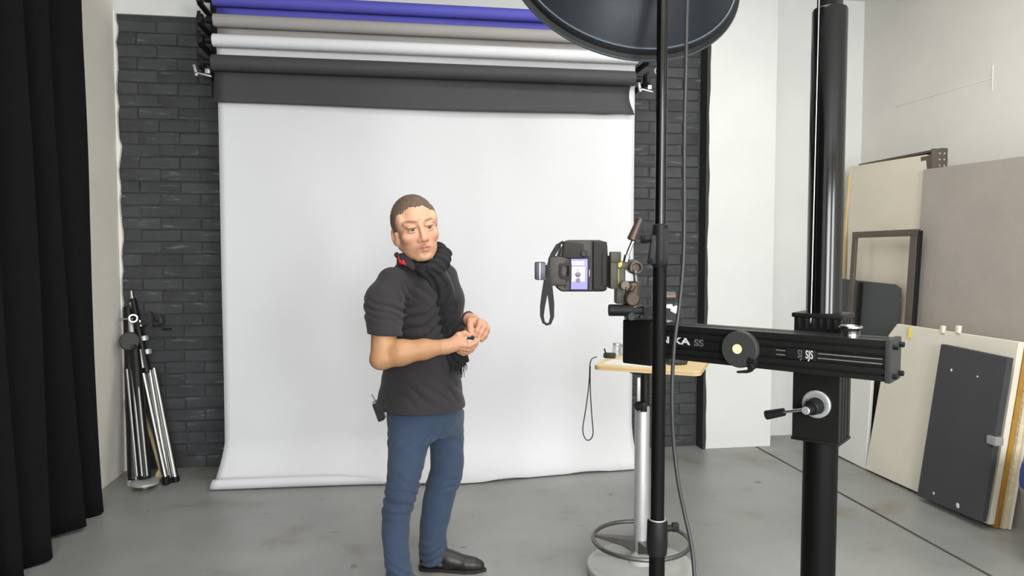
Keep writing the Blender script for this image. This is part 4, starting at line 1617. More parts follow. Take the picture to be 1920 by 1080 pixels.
# ------------------------------------------------------------------ the man: signed distance modelling
class Grid:
    """scalar field on a regular grid; shapes are blended in, the zero level becomes the mesh"""

    def __init__(s, lo, hi, h):
        s.lo, s.h = np.array(lo, float), h
        s.n = np.ceil((np.array(hi) - s.lo) / h).astype(int) + 1
        s.S = np.full(s.n, .12, np.float32)
        s.ax = [s.lo[i] + h * np.arange(s.n[i]) for i in range(3)]

    def win(s, lo, hi):
        a = np.maximum(0, np.floor((np.array(lo) - s.lo) / s.h).astype(int))
        b = np.minimum(s.n, np.ceil((np.array(hi) - s.lo) / s.h).astype(int) + 1)
        sl = tuple(slice(int(a[i]), int(max(a[i], b[i]))) for i in range(3))
        g = [s.ax[0][sl[0]][:, None, None], s.ax[1][sl[1]][None, :, None], s.ax[2][sl[2]][None, None, :]]
        return sl, g

    def op(s, fn, lo, hi, k=.01, mode='add', m=.04):
        lo, hi = np.array(lo, float) - m - k, np.array(hi, float) + m + k
        sl, g = s.win(lo, hi)
        A = s.S[sl]
        if A.size == 0:
            return s
        d = fn(*g)
        if mode == 'sub':
            d = -d
            h_ = np.clip(.5 - .5 * (A - d) / k, 0, 1) if k else (d > A).astype(float)
            s.S[sl] = A * (1 - h_) + d * h_ + k * h_ * (1 - h_)
        elif mode == 'disp':
            s.S[sl] = A + d
        else:
            h_ = np.clip(.5 + .5 * (A - d) / k, 0, 1)
            s.S[sl] = A * (1 - h_) + d * h_ - k * h_ * (1 - h_)
        return s

    def cap(s, a, b, ra, rb=None, k=.01, mode='add', sq=None):
        a, b = np.array(a, float), np.array(b, float)
        rb = ra if rb is None else rb
        ba = b - a
        L = max(1e-9, ba @ ba)

        def fn(x, y, z):
            t = np.clip(((x - a[0]) * ba[0] + (y - a[1]) * ba[1] + (z - a[2]) * ba[2]) / L, 0, 1)
            return np.sqrt((x - a[0] - ba[0] * t) ** 2 + (y - a[1] - ba[1] * t) ** 2 + (z - a[2] - ba[2] * t) ** 2) - (ra + (rb - ra) * t)
        r = max(ra, rb)
        return s.op(fn, np.minimum(a, b) - r, np.maximum(a, b) + r, k, mode)

    def path(s, pts, rs, k=.008, mode='add'):
        for i in range(len(pts) - 1):
            s.cap(pts[i], pts[i + 1], rs[i], rs[i + 1], k, mode)
        return s

    def ell(s, c, r, R=None, k=.01, mode='add'):
        c, r = np.array(c, float), np.array(r, float)
        Rm = np.eye(3) if R is None else np.array(R)

        def fn(x, y, z):
            x, y, z = x - c[0], y - c[1], z - c[2]
            p = [Rm[0, i] * x + Rm[1, i] * y + Rm[2, i] * z for i in range(3)]
            k0 = np.sqrt(sum((p[i] / r[i]) ** 2 for i in range(3)))
            k1 = np.sqrt(sum((p[i] / r[i] ** 2) ** 2 for i in range(3))) + 1e-6
            return k0 * (k0 - 1) / k1
        e = float(r.max())
        return s.op(fn, c - e, c + e, k, mode)

    def loft(s, keys, th=0.0, k=.02, mode='add', grow=0.0):
        """keys: z, cx, cy, rx, ry ; elliptical sections turned by th"""
        K = np.array(sorted(keys))
        c_, s_ = math.cos(th), math.sin(th)
        zz = K[:, 0]

        def ip(col, z):
            out = np.interp(z, zz, K[:, col])
            for q in (1, 2):                            # soften the corners of the interpolation
                out = .5 * out + .25 * (np.interp(z - .012 * q, zz, K[:, col]) + np.interp(z + .012 * q, zz, K[:, col]))
            return out

        def fn(x, y, z):
            zf = z.ravel()
            cx, cy, rx, ry = [ip(i, zf)[None, None, :] for i in (1, 2, 3, 4)]
            rx, ry = rx + grow, ry + grow
            u = (x - cx) * c_ + (y - cy) * s_
            v = -(x - cx) * s_ + (y - cy) * c_
            k0 = np.sqrt((u / rx) ** 2 + (v / ry) ** 2)
            k1 = np.sqrt((u / rx ** 2) ** 2 + (v / ry ** 2) ** 2) + 1e-6
            d = np.where(k0 < .5, (k0 - 1) * np.minimum(rx, ry), k0 * (k0 - 1) / k1)
            return np.maximum(d, np.maximum(z - zz[-1], zz[0] - z))
        e = max(K[:, 3].max(), K[:, 4].max()) + .02 + grow
        return s.op(fn, (K[:, 1].min() - e, K[:, 2].min() - e, zz[0]), (K[:, 1].max() + e, K[:, 2].max() + e, zz[-1]), k, mode)

    def mesh(s):
        A, n = s.S, s.n
        I = A < 0
        cnt = np.zeros(n - 1, np.int8)
        for dx in (0, 1):
            for dy in (0, 1):
                for dz in (0, 1):
                    cnt += I[dx:n[0] - 1 + dx, dy:n[1] - 1 + dy, dz:n[2] - 1 + dz]
        idx = np.argwhere((cnt > 0) & (cnt < 8))
        vid = np.full(n - 1, -1, np.int32)
        vid[tuple(idx.T)] = np.arange(len(idx))
        P, Wt = np.zeros((len(idx), 3)), np.zeros(len(idx))
        for axis in range(3):
            o1, o2 = [q for q in range(3) if q != axis]
            for u in (0, 1):
                for v in (0, 1):
                    off = np.zeros(3, int)
                    off[o1], off[o2] = u, v
                    p0 = idx + off
                    e = np.zeros(3, int)
                    e[axis] = 1
                    p1 = p0 + e
                    a, b = A[tuple(p0.T)], A[tuple(p1.T)]
                    cr = (a < 0) != (b < 0)
                    t = np.where(cr, a / np.where(cr, a - b, 1), 0)
                    q = off + t[:, None] * e
                    P[cr] += q[cr]
                    Wt[cr] += 1
        V = s.lo + (idx + P / Wt[:, None]) * s.h
        Fs = []
        for axis in range(3):
            b_, c_ = (axis + 1) % 3, (axis + 2) % 3
            sl0, sl1 = [slice(1, -1)] * 3, [slice(1, -1)] * 3
            sl0[axis], sl1[axis] = slice(0, n[axis] - 1), slice(1, n[axis])
            X0, X1 = I[tuple(sl0)], I[tuple(sl1)]
            e = np.argwhere(X0 != X1)
            if not len(e):
                continue
            inside0 = X0[tuple(e.T)]
            e = e + 1
            e[:, axis] -= 1
            qs = []
            for (db, dc) in ((-1, -1), (0, -1), (0, 0), (-1, 0)):
                cidx = e.copy()
                cidx[:, b_] += db
                cidx[:, c_] += dc
                qs.append(vid[tuple(cidx.T)])
            q = np.stack(qs, 1)
            q[~inside0] = q[~inside0][:, ::-1]
            Fs.append(q)
        Fq = np.concatenate(Fs)
        Fq = Fq[(Fq >= 0).all(1)]
        return V, Fq

    def build(s, name, m, parent, smooth_iter=0, color=None):
        V, Fq = s.mesh()
        me = bpy.data.meshes.new(name)
        me.vertices.add(len(V))
        me.vertices.foreach_set('co', V.astype(np.float32).ravel())
        me.loops.add(len(Fq) * 4)
        me.loops.foreach_set('vertex_index', Fq.astype(np.int32).ravel())
        me.polygons.add(len(Fq))
        me.polygons.foreach_set('loop_start', np.arange(0, len(Fq) * 4, 4, dtype=np.int32))
        me.update(calc_edges=True)
        me.validate()
        if color is not None:
            at_ = me.color_attributes.new('tint', 'FLOAT_COLOR', 'POINT')
            cc = np.ones((len(me.vertices), 4), np.float32)
            co = np.zeros(len(me.vertices) * 3, np.float32)
            me.vertices.foreach_get('co', co)
            cc[:, :3] = color(co.reshape(-1, 3).astype(float))
            at_.data.foreach_set('color', cc.ravel())
        o = finish(name, me, m, parent, 0)
        me.shade_smooth()
        if smooth_iter:
            sm = o.modifiers.new('smooth', 'SMOOTH')
            sm.factor, sm.iterations = .5, smooth_iter
        return o


MROOT = Vector((0.0736, 3.28, 0))
man = thing('person', 'man in charcoal shirt, black scarf and blue jeans standing before the white paper, hands together', 'person', MROOT, -YAW)
RH = np.array([math.sin(YAW), math.cos(YAW), 0])


def m(px, py, v=0.0):
    """local point of the man seen at (px, py), v metres behind (+) or before (-) his centre plane"""
    r = ray(px, py)
    t = (np.array(MROOT) @ RH + v) / (r @ RH)
    p = EYE + r * t
    q = p - np.array(MROOT)
    return np.array([q @ RT, v, p[2]])


def rot3(yaw, pitch, roll):
    """columns: right, back, up of a figure facing -y, turned by yaw about z, then pitched and rolled"""
    return np.array(Euler((pitch, roll, yaw), 'YXZ').to_matrix())


# head frame: -y is the face
HS = 1.235
HC = m(779, 428.5, -.09)
HR = np.array((Matrix.Rotation(math.radians(-10), 3, 'Y') @ Matrix.Rotation(math.radians(20), 3, 'Z') @ Matrix.Rotation(math.radians(4), 3, 'X')))


def hp(x, y, z):
    return HC + HR @ (np.array([x, y, z]) * HS)


def hr(*r):
    return np.array(r) * HS


LO, HI = (-.30, -.42, .80), (.44, .34, 1.80)
g = Grid(LO, HI, .0032)
# skull and face
g.ell(hp(0, .012, .032), hr(.074, .094, .084), HR, .01)
g.ell(hp(0, -.026, -.024), hr(.066, .064, .086), HR, .015)
g.ell(hp(0, -.030, -.074), hr(.055, .050, .042), HR, .02)
g.ell(hp(0, -.074, -.102), hr(.021, .017, .016), HR, .02)
for sx in (-1, 1):
    g.cap(hp(.053 * sx, .004, -.056), hp(.020 * sx, -.062, -.102), .020 * HS, .013 * HS, .02)
    g.ell(hp(.047 * sx, -.060, -.026), hr(.021, .020, .018), HR, .02)
    g.cap(hp(.006 * sx, -.088, .018), hp(.048 * sx, -.068, .020), .010 * HS, .010 * HS, .014)
    g.ell(hp(.060 * sx, -.030, .03), hr(.016, .03, .03), HR, .02)
    g.ell(hp(.031 * sx, -.0935, .000), hr(.017, .012, .0095), HR, .010, 'sub')
    g.ell(hp(.019 * sx, -.094, -.012), hr(.006, .008, .016), HR, .008, 'sub')
g.ell(hp(0, -.066, -.072), hr(.033, .030, .027), HR, .016)
g.cap(hp(0, -.088, .012), hp(0, -.111, -.036), .0075 * HS, .0115 * HS, .008)
g.ell(hp(0, -.111, -.039), hr(.0135, .013, .0105), HR, .006)
for sx in (-1, 1):
    g.ell(hp(.0135 * sx, -.100, -.0425), hr(.0085, .011, .0085), HR, .005)
    g.ell(hp(.0065 * sx, -.106, -.050), hr(.0042, .006, .004), HR, .003, 'sub')
    g.cap(hp(.023 * sx, -.0855, -.0695), hp(.004 * sx, -.0955, -.0645), .0042 * HS, .0055 * HS, .004)
    g.cap(hp(.021 * sx, -.0850, -.0715), hp(.000 * sx, -.0950, -.0765), .0042 * HS, .0068 * HS, .004)
    g.cap(hp(.024 * sx, -.0905, -.0708), hp(.000 * sx, -.1015, -.0702), .0016 * HS, .0016 * HS, .003, 'sub')
    # lids
    g.ell(hp(.031 * sx, -.0800, .0064), hr(.0185, .0128, .0070), HR, .004)
    g.ell(hp(.031 * sx, -.0792, -.0094), hr(.0165, .0105, .0045), HR, .005)
    # ears
    er = HR @ np.array(Matrix.Rotation(math.radians(-22 * sx), 3, 'Z') @ Matrix.Rotation(math.radians(-10), 3, 'X'))
    g.ell(hp(.077 * sx, .010, -.020), hr(.009, .020, .034), er, .006)
    g.ell(hp(.085 * sx, .007, -.016), hr(.006, .011, .018), er, .005, 'sub')
g.ell(hp(0, -.0905, -.0905), hr(.020, .006, .005), HR, .008, 'sub')
# neck and the upper trunk that the shirt covers
NB = m(776, 512, -.02)
g.cap(hp(0, .022, -.055), NB, .058, .064, .02)
TH = math.radians(-53.1)                                # facing (.8,-.6): chest to the right and towards the lens
fx, fy = .8, -.6
sh_r, sh_l = m(732, 538, -.16), m(838, 530, .14)
T0 = m(780, 560, 0)
g.loft([(1.02, .01, 0, .15, .11), (1.15, .0, 0, .155, .115), (1.30, 0, 0, .165, .11), (1.40, 0, .0, .13, .09), (1.44, -.01, 0, .07, .06)], TH + PI / 2 + math.radians(0), .03)
g.loft([(.82, .01, 0, .15, .12), (1.03, .01, 0, .15, .11)], TH + PI / 2, .03)
# near (right) arm
el = m(717, 668, -.27)
wr = m(836, 650, -.235)
g.path([sh_r, m(722, 600, -.23), el], [.060, .058, .050], .02)
g.path([el + np.array([-.004, 0, -.012]), m(752, 661, -.27), m(795, 655, -.255), wr], [.044, .054, .042, .030], .02)
g.ell(el + np.array([-.012, 0, -.018]), (.036, .038, .032), None, .02)
# far (left) arm: elbow behind the scarf, forearm comes forward to the hands
el2 = m(846, 655, .14)
wr2 = m(876, 598, -.09)
g.path([sh_l, m(846, 600, .15), el2], [.055, .050, .042], .02)
g.path([el2, m(862, 618, .02), wr2], [.042, .038, .028], .02)


# near hand: palm, four fingers curling below, thumb on top
def pth(pts, rs, k=.005):
    g.path([m(*p) for p in pts], rs, k)


g.path([wr, m(848, 648, -.232)], [.032, .030], .012)
g.ell(m(858, 644, -.228), (.040, .020, .027), np.array(Matrix.Rotation(math.radians(8), 3, 'Y')), .015)
g.ell(m(866, 641, -.224), (.026, .019, .025), None, .012)
pth([(866, 647, -.236), (880, 648, -.238), (890, 643, -.224), (898, 636, -.212)], [.0125, .0115, .0105, .0085])
pth([(866, 653, -.228), (878, 655, -.230), (888, 651, -.215), (894, 645, -.202)], [.0120, .0112, .0102, .0085])
pth([(864, 657, -.216), (875, 660, -.216), (884, 657, -.202), (889, 651, -.192)], [.0115, .0108, .0098, .0082])
pth([(860, 659, -.204), (869, 663, -.203), (877, 662, -.192), (882, 657, -.184)], [.0105, .0098, .0088, .0075])
pth([(850, 638, -.225), (860, 629, -.222), (871, 625.5, -.222), (880, 629, -.222)], [.0155, .0145, .0125, .0095], .008)
# far hand: comes down over the small object
g.path([wr2, m(886, 600, -.12)], [.029, .028], .012)
g.ell(m(894, 605, -.150), (.030, .024, .026), np.array(Matrix.Rotation(math.radians(30), 3, 'Y')), .014)
pth([(882, 602, -.165), (882, 612, -.188), (883, 620, -.200), (885, 627, -.207)], [.0155, .0145, .0130, .0095], .007)
pth([(899, 602, -.172), (899, 610, -.196), (894, 620, -.206), (891, 630, -.206)], [.0125, .0118, .0105, .0085])
pth([(906, 604, -.166), (908, 613, -.186), (902, 624, -.196), (898, 633, -.198)], [.0125, .0115, .0105, .0085])
pth([(910, 607, -.154), (914, 616, -.170), (909, 628, -.180), (902, 636, -.184)], [.0118, .0110, .0100, .0082])
pth([(910, 612, -.142), (914, 621, -.154), (910, 632, -.163), (903, 639, -.168)], [.0105, .0098, .0088, .0075])


def skin_color(P_):
    base = np.array(lin((190, 144, 108)))
    out = np.repeat(base[None], len(P_), 0)
    L = ((P_ - HC) @ HR) / HS                           # head-local coordinates
    x, y, z = L.T
    face = (np.abs(x) < .1) & (z > -.15) & (z < .14) & (y < .12)

    def put(w_, c):
        nonlocal out
        w_ = np.clip(w_, 0, 1)[:, None]
        out = out * (1 - w_) + np.array(lin(c))[None] * w_
    fm = np.exp(-(((z + .0) / .12) ** 4)) * face
    put(.75 * fm, (218, 167, 139))
    put(.35 * face * np.exp(-((np.abs(x) - .045) / .022) ** 2 - ((z + .032) / .025) ** 2) * (y < -.03), (222, 140, 118))
    put(.4 * face * np.exp(-(x / .016) ** 2 - ((z + .042) / .016) ** 2) * (y < -.08), (216, 136, 116))
    put(.35 * face * (y < .0) * np.exp(-((z + .085) / .03) ** 2), (200, 152, 128))
    put(.8 * face * (y < -.07) * np.exp(-((z + .0705) / .0085) ** 4 - (x / .024) ** 4), (190, 116, 104))
    put(.95 * face * (y < -.07) * np.exp(-((z + .0705) / .0018) ** 2 - (x / .025) ** 6), (104, 58, 50))
    for sx in (-1, 1):
        u = x * sx
        br = np.exp(-((u - .032) / .022) ** 4 - ((z - .0215 - .006 * np.clip((u - .012) / .03, 0, 1) + .006 * np.clip((u - .042) / .02, 0, 1)) / .0048) ** 2) * (y < -.04) * face
        put(.9 * br, (100, 70, 52))
        put(.75 * face * (y < -.05) * np.exp(-((u - .031) / .018) ** 4 - ((z - .0035) / .0022) ** 2), (84, 58, 46))
        put(.45 * face * (y < -.05) * np.exp(-((u - .031) / .016) ** 4 - ((z + .0055) / .003) ** 2), (150, 96, 80))
    hand = (P_[:, 0] > .12) & (P_[:, 2] < 1.3)
    put(.6 * hand * np.clip((P_[:, 0] - .14) / .06, 0, 1), (214, 156, 132))
    arm = (P_[:, 0] < .12) & (P_[:, 2] < 1.3)
    put(.55 * arm, (172, 126, 84))
    return out


g.build('body', M_SKIN, man, 1, skin_color)

# eyes
for sx in (-1, 1):
    c = hp(.031 * sx, -.0770, -.0005)
    a = MB()
    a.ell(c, (.0122 * HS,) * 3, None, 0, 24)
    me_parent = a
    bm_ = a.bm
    me = bpy.data.meshes.new('eye')
    bmesh.ops.recalc_face_normals(bm_, faces=list(bm_.faces))
    bm_.to_mesh(me)
    bm_.free()
    eye = finish('eye', me, M_EYE, man, 60)
    look = hp(.031 * sx + .004, -.20, -.002) - c
    look = look / np.linalg.norm(look)
    a = MB()
    a.lathe([(.0066 * HS, .0104 * HS), (.0045 * HS, .0119 * HS), (0, .0126 * HS)], Vector(c), Vector(look), 20)
    bm_ = a.bm
    me = bpy.data.meshes.new('iris')
    bmesh.ops.recalc_face_normals(bm_, faces=list(bm_.faces))
    bm_.to_mesh(me)
    bm_.free()
    ir = finish('iris', me, M_IRIS, eye, 60)

# hair: a cap over the skull cut back at forehead, temples, ears and neck
h = Grid(HC - .20, HC + .20, .0028)
h.ell(hp(0, .016, .034), hr(.0805, .1005, .0905), HR, .01)
for sx in (-1, 1):
    h.ell(hp(.058 * sx, -.002, .018), hr(.0235, .058, .058), HR, .012)
h.ell(hp(0, .050, -.02), hr(.066, .060, .07), HR, .012)


def hairline(x, y, z):
    x, y, z = x - HC[0], y - HC[1], z - HC[2]
    p = [(HR[0, i] * x + HR[1, i] * y + HR[2, i] * z) / HS for i in range(3)]
    ax = np.abs(p[0])
    zf = .076 + .010 * (ax / .05) ** 2 + .0015 * np.sin(p[0] * 420)
    yb = np.interp(p[2], [-.09, -.06, -.040, -.030, -.024, -.012, .02, .05, .08, .12], [.06, .052, .046, .040, .030, .006, -.026, -.046, -.062, -.14])
    yb = yb + .0015 * np.sin(p[2] * 500)
    return np.minimum(zf - p[2], (yb - p[1]) * .8) * HS


def both(x, y, z):
    return -hairline(x, y, z)


h.op(both, HC - .2, HC + .2, .007, 'sub', 0)
h.op(lambda x, y, z: .0011 * np.sin((x * HR[0, 0] + z * HR[2, 0]) * 640 + 6 * np.sin(y * 40 + z * 50)) + .0008 * np.sin(z * 190 + x * 120 + y * 240), HC - .2, HC + .2, 0, 'disp', 0)
h.ell(hp(0, .02, -.130), hr(.12, .14, .055), HR, .012, 'sub')
h.build('hair', M_HAIR, man, 1)

# jeans
j = Grid((-.32, -.40, .0), (.34, .30, 1.06), .0045)


def leg(rows, v0, v1, grow=0.0, fat=1.0):
    """rows of (py, left px, right px) along the leg; depth runs from v0 at the hip to v1 at the foot"""
    keys = []
    n = len(rows)
    for i, (py, a_, b_) in enumerate(rows):
        v = v0 + (v1 - v0) * i / (n - 1)
        p, q = m(a_, py, v), m(b_, py, v)
        r = (q[0] - p[0]) / 2
        keys.append((p[2], (p[0] + q[0]) / 2, v, r, max(.05, r * fat)))
    return keys


near = leg([(770, 727, 815), (800, 727, 812), (840, 727, 803), (870, 727, 796), (900, 725, 788), (925, 722, 783), (945, 719, 777), (965, 716, 769), (1000, 715, 767), (1030, 719, 767), (1060, 723, 771), (1095, 727, 779), (1125, 729, 782)], -.06, -.30, 0, .95)
far = leg([(770, 790, 870), (800, 798, 870), (840, 806, 870), (870, 808, 870), (890, 804, 868), (910, 798, 861), (930, 794, 853), (960, 790, 847), (990, 787, 839), (1010, 787, 836), (1030, 787, 838), (1052, 787, 840)], .08, .03, 0, 1.0)
j.loft(near, 0, .02)
j.loft(far, 0, .02)
hipz0, hipz1 = m(800, 812)[2], m(800, 735)[2]
pc = m(798, 780, 0)
j.loft([(hipz0, pc[0] + .000, 0, .130, .135), ((hipz0 + hipz1) / 2, pc[0], 0, .160, .140), (hipz1, pc[0] - .004, 0, .150, .125)], 0, .05)
# folds at the knees and ankles
zk, zk2, za, za2 = m(750, 935, -.15)[2], m(830, 905, .05)[2], m(750, 1085, -.28)[2], m(812, 1035, .03)[2]
rr_ = np.random.default_rng(5)


def folds(G, c, rad, zc, span, amp, freq, slope, ph=0):
    def fn(x, y, z):
        w_ = np.exp(-((z - zc) / span) ** 2) * np.exp(-(((x - c[0]) / rad) ** 4 + ((y - c[1]) / rad) ** 4))
        t = (z - zc) + slope * (x - c[0]) + .5 * slope * (y - c[1]) + .010 * np.sin(x * 37 + ph) + .008 * np.sin(y * 43 + z * 15)
        return -amp * w_ * (np.abs(np.sin(t * freq + ph)) - .6)
    G.op(fn, (c[0] - rad, c[1] - rad, zc - 2 * span), (c[0] + rad, c[1] + rad, zc + 2 * span), 0, 'disp', 0)


folds(j, m(748, 940, -.19), .13, zk, .065, .012, 75, .35)
folds(j, m(832, 905, .06), .12, zk2, .05, .009, 80, -.4, 1)
folds(j, m(750, 1085, -.27), .12, za, .07, .012, 85, .3, 2)
folds(j, m(812, 1030, .03), .12, za2, .06, .013, 85, -.3, .5)
folds(j, m(790, 815, -.05), .20, m(790, 815)[2], .05, .007, 70, -.9, .5)
folds(j, m(770, 880, -.12), .14, m(770, 880)[2], .06, .004, 50, 1.2, .9)
j.op(lambda x, y, z: .0022 * np.sin(x * 41 + z * 23) * np.sin(z * 31 + y * 37), (-.4, -.4, 0), (.4, .4, 1.1), 0, 'disp', 0)
j.build('jeans', M_DENIM, man, 2)
# seams down the legs
for (rows, v0, v1, nm) in (([(800, 762), (850, 757), (900, 752), (940, 745), (980, 738), (1030, 741)], -.19, -.27, 'side_seam'),):
    pass

# shirt, in one piece with the short sleeves
s_ = Grid((-.36, -.40, .70), (.34, .36, 1.50), .0042)
TT = math.radians(-53.13) + PI / 2                       # long axis runs shoulder to shoulder


def sec(py, a_, b_, ra, rb):
    p, q = m(a_, py, 0), m(b_, py, 0)
    half = (q[0] - p[0]) / 2
    base = math.sqrt((ra * .6) ** 2 + (rb * .8) ** 2)
    return (p[2], (p[0] + q[0]) / 2, 0, ra * half / base, rb * half / base)


rows = [(761, 705, 873, .20, .185), (745, 707, 871, .20, .178), (725, 711, 867, .20, .165), (690, 717, 866, .20, .16), (650, 722, 865, .20, .155), (610, 722, 861, .21, .15), (570, 722, 857, .21, .145), (540, 724, 853, .21, .14), (520, 727, 847, .21, .13), (504, 733, 838, .19, .115), (492, 745, 824, .13, .095), (484, 752, 812, .09, .08)]
s_.loft([sec(*r) for r in rows], -(PI / 2 - TT) - PI / 2 + PI / 2, .03)
s_.path([m(736, 530, -.14), m(720, 565, -.19), m(720, 598, -.225)], [.070, .078, .076], .035)
s_.cap(m(720, 595, -.223), m(721, 622, -.240), .0765, .0755, .01)
s_.op(lambda x, y, z: (m(720, 626, -.24)[2] + .03 * (x - m(720, 626, -.24)[0])) - z + 0 * x + 0 * y, (m(690, 650, -.3)[0] - .02, -.42, m(720, 680, -.24)[2]), (m(748, 626, -.24)[0], -.17, m(720, 626, -.24)[2] - .0), .004, 'sub', 0) if False else None
s_.path([m(832, 520, .13), m(842, 560, .15), m(846, 600, .15)], [.066, .068, .062], .035)
# cut the sleeve ends and the hem flat
zsl = m(720, 627, -.24)[2]


def below(z0, tilt, cx):
    return lambda x, y, z: (z - z0 - tilt * (x - cx)) + 0 * y


s_.op(below(zsl, -.04, m(720, 627, -.24)[0]), (-.36, -.42, zsl - .10), (m(750, 627, -.24)[0], -.145, zsl + .02), .003, 'sub', 0)
sv = m(722, 700, 0)
# creases: drag lines from the armpit, folds across the waist and the sleeve
folds(s_, m(785, 600, -.10), .16, m(785, 600)[2], .07, .016, 70, -.55)
folds(s_, m(718, 580, -.2), .11, m(718, 575)[2], .05, .012, 85, .45, 1.1)
folds(s_, m(800, 720, -.1), .22, m(800, 720)[2], .06, .009, 48, .8, .4)
folds(s_, m(740, 745, -.05), .14, m(740, 745)[2], .05, .009, 60, -1.0, 2)
folds(s_, m(800, 545, -.1), .15, m(800, 545)[2], .05, .007, 45, 1.3, 2)
s_.op(lambda x, y, z: .0025 * np.sin(x * 33 + z * 19 + 1) * np.sin(z * 27 + y * 29), (-.4, -.4, .8), (.4, .4, 1.5), 0, 'disp', 0)
s_.build('shirt', M_SHIRT, man, 2)

# collar: a raised band open at the throat
c_ = Grid((-.2, -.25, 1.30), (.2, .2, 1.56), .003)
cc = m(780, 492, -.035)
Rc = np.array(Matrix.Rotation(math.radians(-14), 3, 'Y') @ Matrix.Rotation(math.radians(-12), 3, 'X'))


def collar(x, y, z):
    x, y, z = x - cc[0], y - cc[1], z - cc[2]
    p = [Rc[0, i] * x + Rc[1, i] * y + Rc[2, i] * z for i in range(3)]
    r = np.sqrt((p[0] / .086) ** 2 + (p[1] / .082) ** 2)
    slope = 1 - p[2] * 3.0
    d = np.abs(r - slope) * .08 - .0045
    top = .030 + .020 * np.clip(-p[0] / .08, -1, 1)
    return np.maximum(d, np.maximum(p[2] - top, -.045 - p[2]))


c_.op(collar, cc - .13, cc + .13, .003)
c_.ell(m(800, 486, -.14), (.040, .06, .05), None, .006, 'sub')
# pointed collar leaf on the near side
tri = [m(744, 478, -.10), m(760, 494, -.155), m(774, 502, -.16), m(768, 488, -.15), m(752, 478, -.12)]
for i in range(len(tri) - 1):
    c_.cap(tri[i], tri[i + 1], .010, .009, .008)
c_.cap(tri[0], tri[2], .010, .008, .01)
c_.cap(m(754, 486, -.135), m(772, 497, -.158), .012, .010, .01)
c_.build('collar', M_SHIRT, man, 1)
# red embroidered flower on the collar leaf
a = MB()
pts = [m(747, 479, -.122), m(748, 487, -.142), m(752, 493, -.160), m(757, 494, -.172), m(761, 496, -.176)]
a.tube([Vector(p) for p in pts], [.002, .004, .006, .007, .003], 8)
a.ell(m(756, 490, -.166), (.007, .005, .006), None, 0, 12)
a.ell(m(750, 491, -.158), (.005, .005, .010), None, 0, 12)
bm_ = a.bm
bmesh.ops.recalc_face_normals(bm_, faces=list(bm_.faces))
me = bpy.data.meshes.new('red_flower')
bm_.to_mesh(me)
bm_.free()
tag(finish('red_flower', me, M_RED, man, 60), 'red embroidered flower on the collar')

# scarf: wound round the neck, one end down the front
f_ = Grid((-.12, -.34, .98), (.34, .22, 1.56), .0042)
ring = [(770, 478, .07), (800, 468, .08), (822, 468, .04), (831, 479, -.03), (826, 492, -.10), (812, 503, -.145), (795, 508, -.155), (783, 500, -.155)]
f_.path([m(*p) for p in ring], [.024, .026, .030, .034, .036, .036, .030, .018], .02)
f_.path([m(818, 480, -.06), m(826, 490, -.07), m(812, 512, -.14)], [.030, .036, .036], .02)


def strip(pts, wd, th, k=.015):
    """flat hanging cloth made of side by side strands"""
    for o_ in np.linspace(-1, 1, 5):
        q = [m(px + o_ * w_, py, v + .020 * o_ * o_ - .012 * o_) for (px, py, v), w_ in zip(pts, wd)]
        f_.path(q, [th] * len(q), k)


strip([(810, 505, -.150), (820, 530, -.165), (832, 565, -.170), (840, 600, -.176), (847, 640, -.170), (854, 676, -.160)], [13, 17, 18, 19, 20, 17], .017)
f_.op(lambda x, y, z: .0045 * np.sin(x * 150 + 12 * np.sin(z * 13)) , (-.1, -.34, 1.0), (.34, .2, 1.42), 0, 'disp', 0)
f_.op(lambda x, y, z: .004 * np.sin(z * 120 + x * 60 + y * 80), (-.1, -.34, 1.42), (.34, .2, 1.56), 0, 'disp', 0)
f_.build('scarf', M_SCARF, man, 1)
a = MB()
for i in range(34):
    px = 838 + 37 * rng.random()
    v = -.165 + .03 * rng.random()
    p0, p1_ = m(px, 676, v), m(px + rng.uniform(-3, 7), 690 + 20 * rng.random(), v - .01)
    mid = (p0 + p1_) / 2 + rng.normal(size=3) * .003
    a.tube([Vector(p0), Vector(mid), Vector(p1_)], [.0032, .0024, .0008], 5)
bm_ = a.bm
bmesh.ops.recalc_face_normals(bm_, faces=list(bm_.faces))
me = bpy.data.meshes.new('fringe')
bm_.to_mesh(me)
bm_.free()
tag(finish('fringe', me, M_SCARF, man, 60), kind='stuff')


# shirt front placket and buttons
def local_obj(name, a, mt, smooth=50, parent=man):
    bm_ = a.bm
    bmesh.ops.recalc_face_normals(bm_, faces=list(bm_.faces))
    me = bpy.data.meshes.new(name)
    bm_.to_mesh(me)
    bm_.free()
    return finish(name, me, mt, parent, smooth)


# bracelet on the far wrist
a = MB()
d_ = m(886, 600, -.12) - wr2
a.torus(Vector(wr2 + d_ * .15), Vector(d_), .0305, .006, 30, 8)
local_obj('bracelet', a, M_WEB)


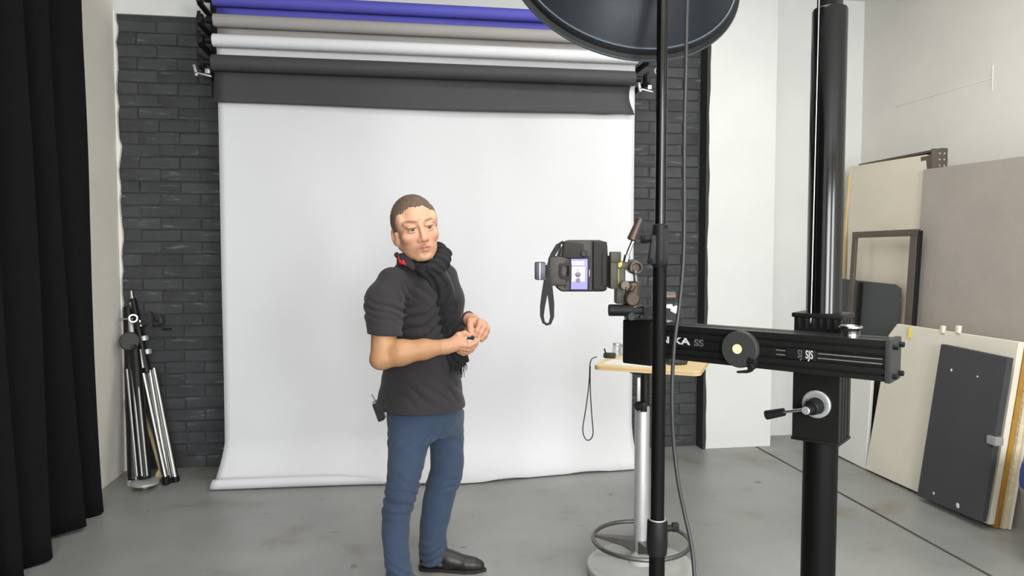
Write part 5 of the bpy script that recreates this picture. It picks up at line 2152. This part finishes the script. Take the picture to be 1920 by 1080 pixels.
# shoes
def shoe(toe, heel, z0=0.0):
    """toe and heel are ground points (local)"""
    G = Grid(np.minimum(toe, heel) - np.array([.09, .09, .02]), np.maximum(toe, heel) + np.array([.09, .09, .20]), .004)
    d = toe - heel
    L = np.linalg.norm(d[:2])
    d = d / L
    s = np.array([-d[1], d[0], 0])
    at_ = lambda t, w_, z: heel + d * L * t + s * w_ + np.array([0, 0, z])
    G.cap(at_(.13, 0, .040), at_(.45, .004, .042), .036, .040, .02)
    G.cap(at_(.45, .004, .040), at_(.80, 0, .032), .042, .034, .02)
    G.cap(at_(.70, 0, .030), at_(.89, .002, .027), .036, .026, .015)
    G.cap(at_(.15, 0, .05), at_(.17, 0, .12), .036, .038, .02)
    G.cap(at_(.17, 0, .098), at_(.55, 0, .052), .034, .029, .025)
    G.op(lambda x, y, z: z + 0 * x + 0 * y - .014, np.minimum(toe, heel) - .1, np.maximum(toe, heel) + .1, .003, 'sub', 0)
    for q in range(4):
        t = .40 + .07 * q
        G.cap(at_(t, -.018, .092 - .014 * q), at_(t + .02, .018, .092 - .014 * q), .0035, .0035, .003)
    o = G.build('shoe', M_SHOE, man, 1)
    a = MB()
    n = 12
    prof = [(.03, .028), (.10, .034), (.3, .034), (.5, .038), (.7, .044), (.85, .036), (.94, .018)]
    ring_ = [at_(t, w_, 0)[:2] for t, w_ in prof] + [at_(1.0, 0, 0)[:2]] + [at_(t, -w_, 0)[:2] for t, w_ in prof[::-1]] + [at_(0, 0, 0)[:2]]
    a.prism([tuple(p) for p in ring_], .016, Matrix.Translation((0, 0, .0005)))
    bm_ = a.bm
    bmesh.ops.recalc_face_normals(bm_, faces=list(bm_.faces))
    me = bpy.data.meshes.new('sole')
    bm_.to_mesh(me)
    bm_.free()
    finish('sole', me, M_SOLE, o, 30)
    return o


ft = m(912, 1073, .0)
fh = m(785, 1076, .03)
ft[2] = fh[2] = 0
shoe(ft, fh)
nt_ = m(856, 1150, -.29)
nh_ = m(724, 1150, -.26)
nt_[2] = nh_[2] = 0
shoe(nt_, nh_)

# radio pack on the belt, small thing in the hands
p = m(711, 771, .03)
W_ = WORLD[man.name]
pk = thing('belt_pack', 'small grey radio pack clipped to the back of the jeans under the shirt', 'radio pack', W_ @ Vector(p), -YAW)
a = MB(WORLD[pk.name] @ Matrix.Rotation(-.34, 4, 'Y'))
a.box((0, 0, 0), (.030, .062, .088), None, .006)
a.build('case', M_DARKGREY, pk)
a = MB(WORLD[pk.name] @ Matrix.Rotation(-.34, 4, 'Y'))
a.box((-.004, 0, .046), (.018, .05, .012), None, .003)
a.rod((-.004, .02, .045), (-.012, .02, .085), .003)
a.build('cap', M_TAPE, pk)
p = m(879, 633, -.222)
rm = thing('remote_release', 'small black remote held between the fingers of the man', 'remote', W_ @ Vector(p), -YAW)
a = MB(WORLD[rm.name] @ Matrix.Rotation(.12, 4, 'Y'))
a.box((.004, .002, 0), (.040, .014, .016), None, .004)
a.build('case', M_BLACKPL, rm)
a = MB(WORLD[rm.name])
a.rod((-.012, -.004, .001), (-.012, -.009, .001), .0045)
a.build('button', M_CREAMDOT, rm)
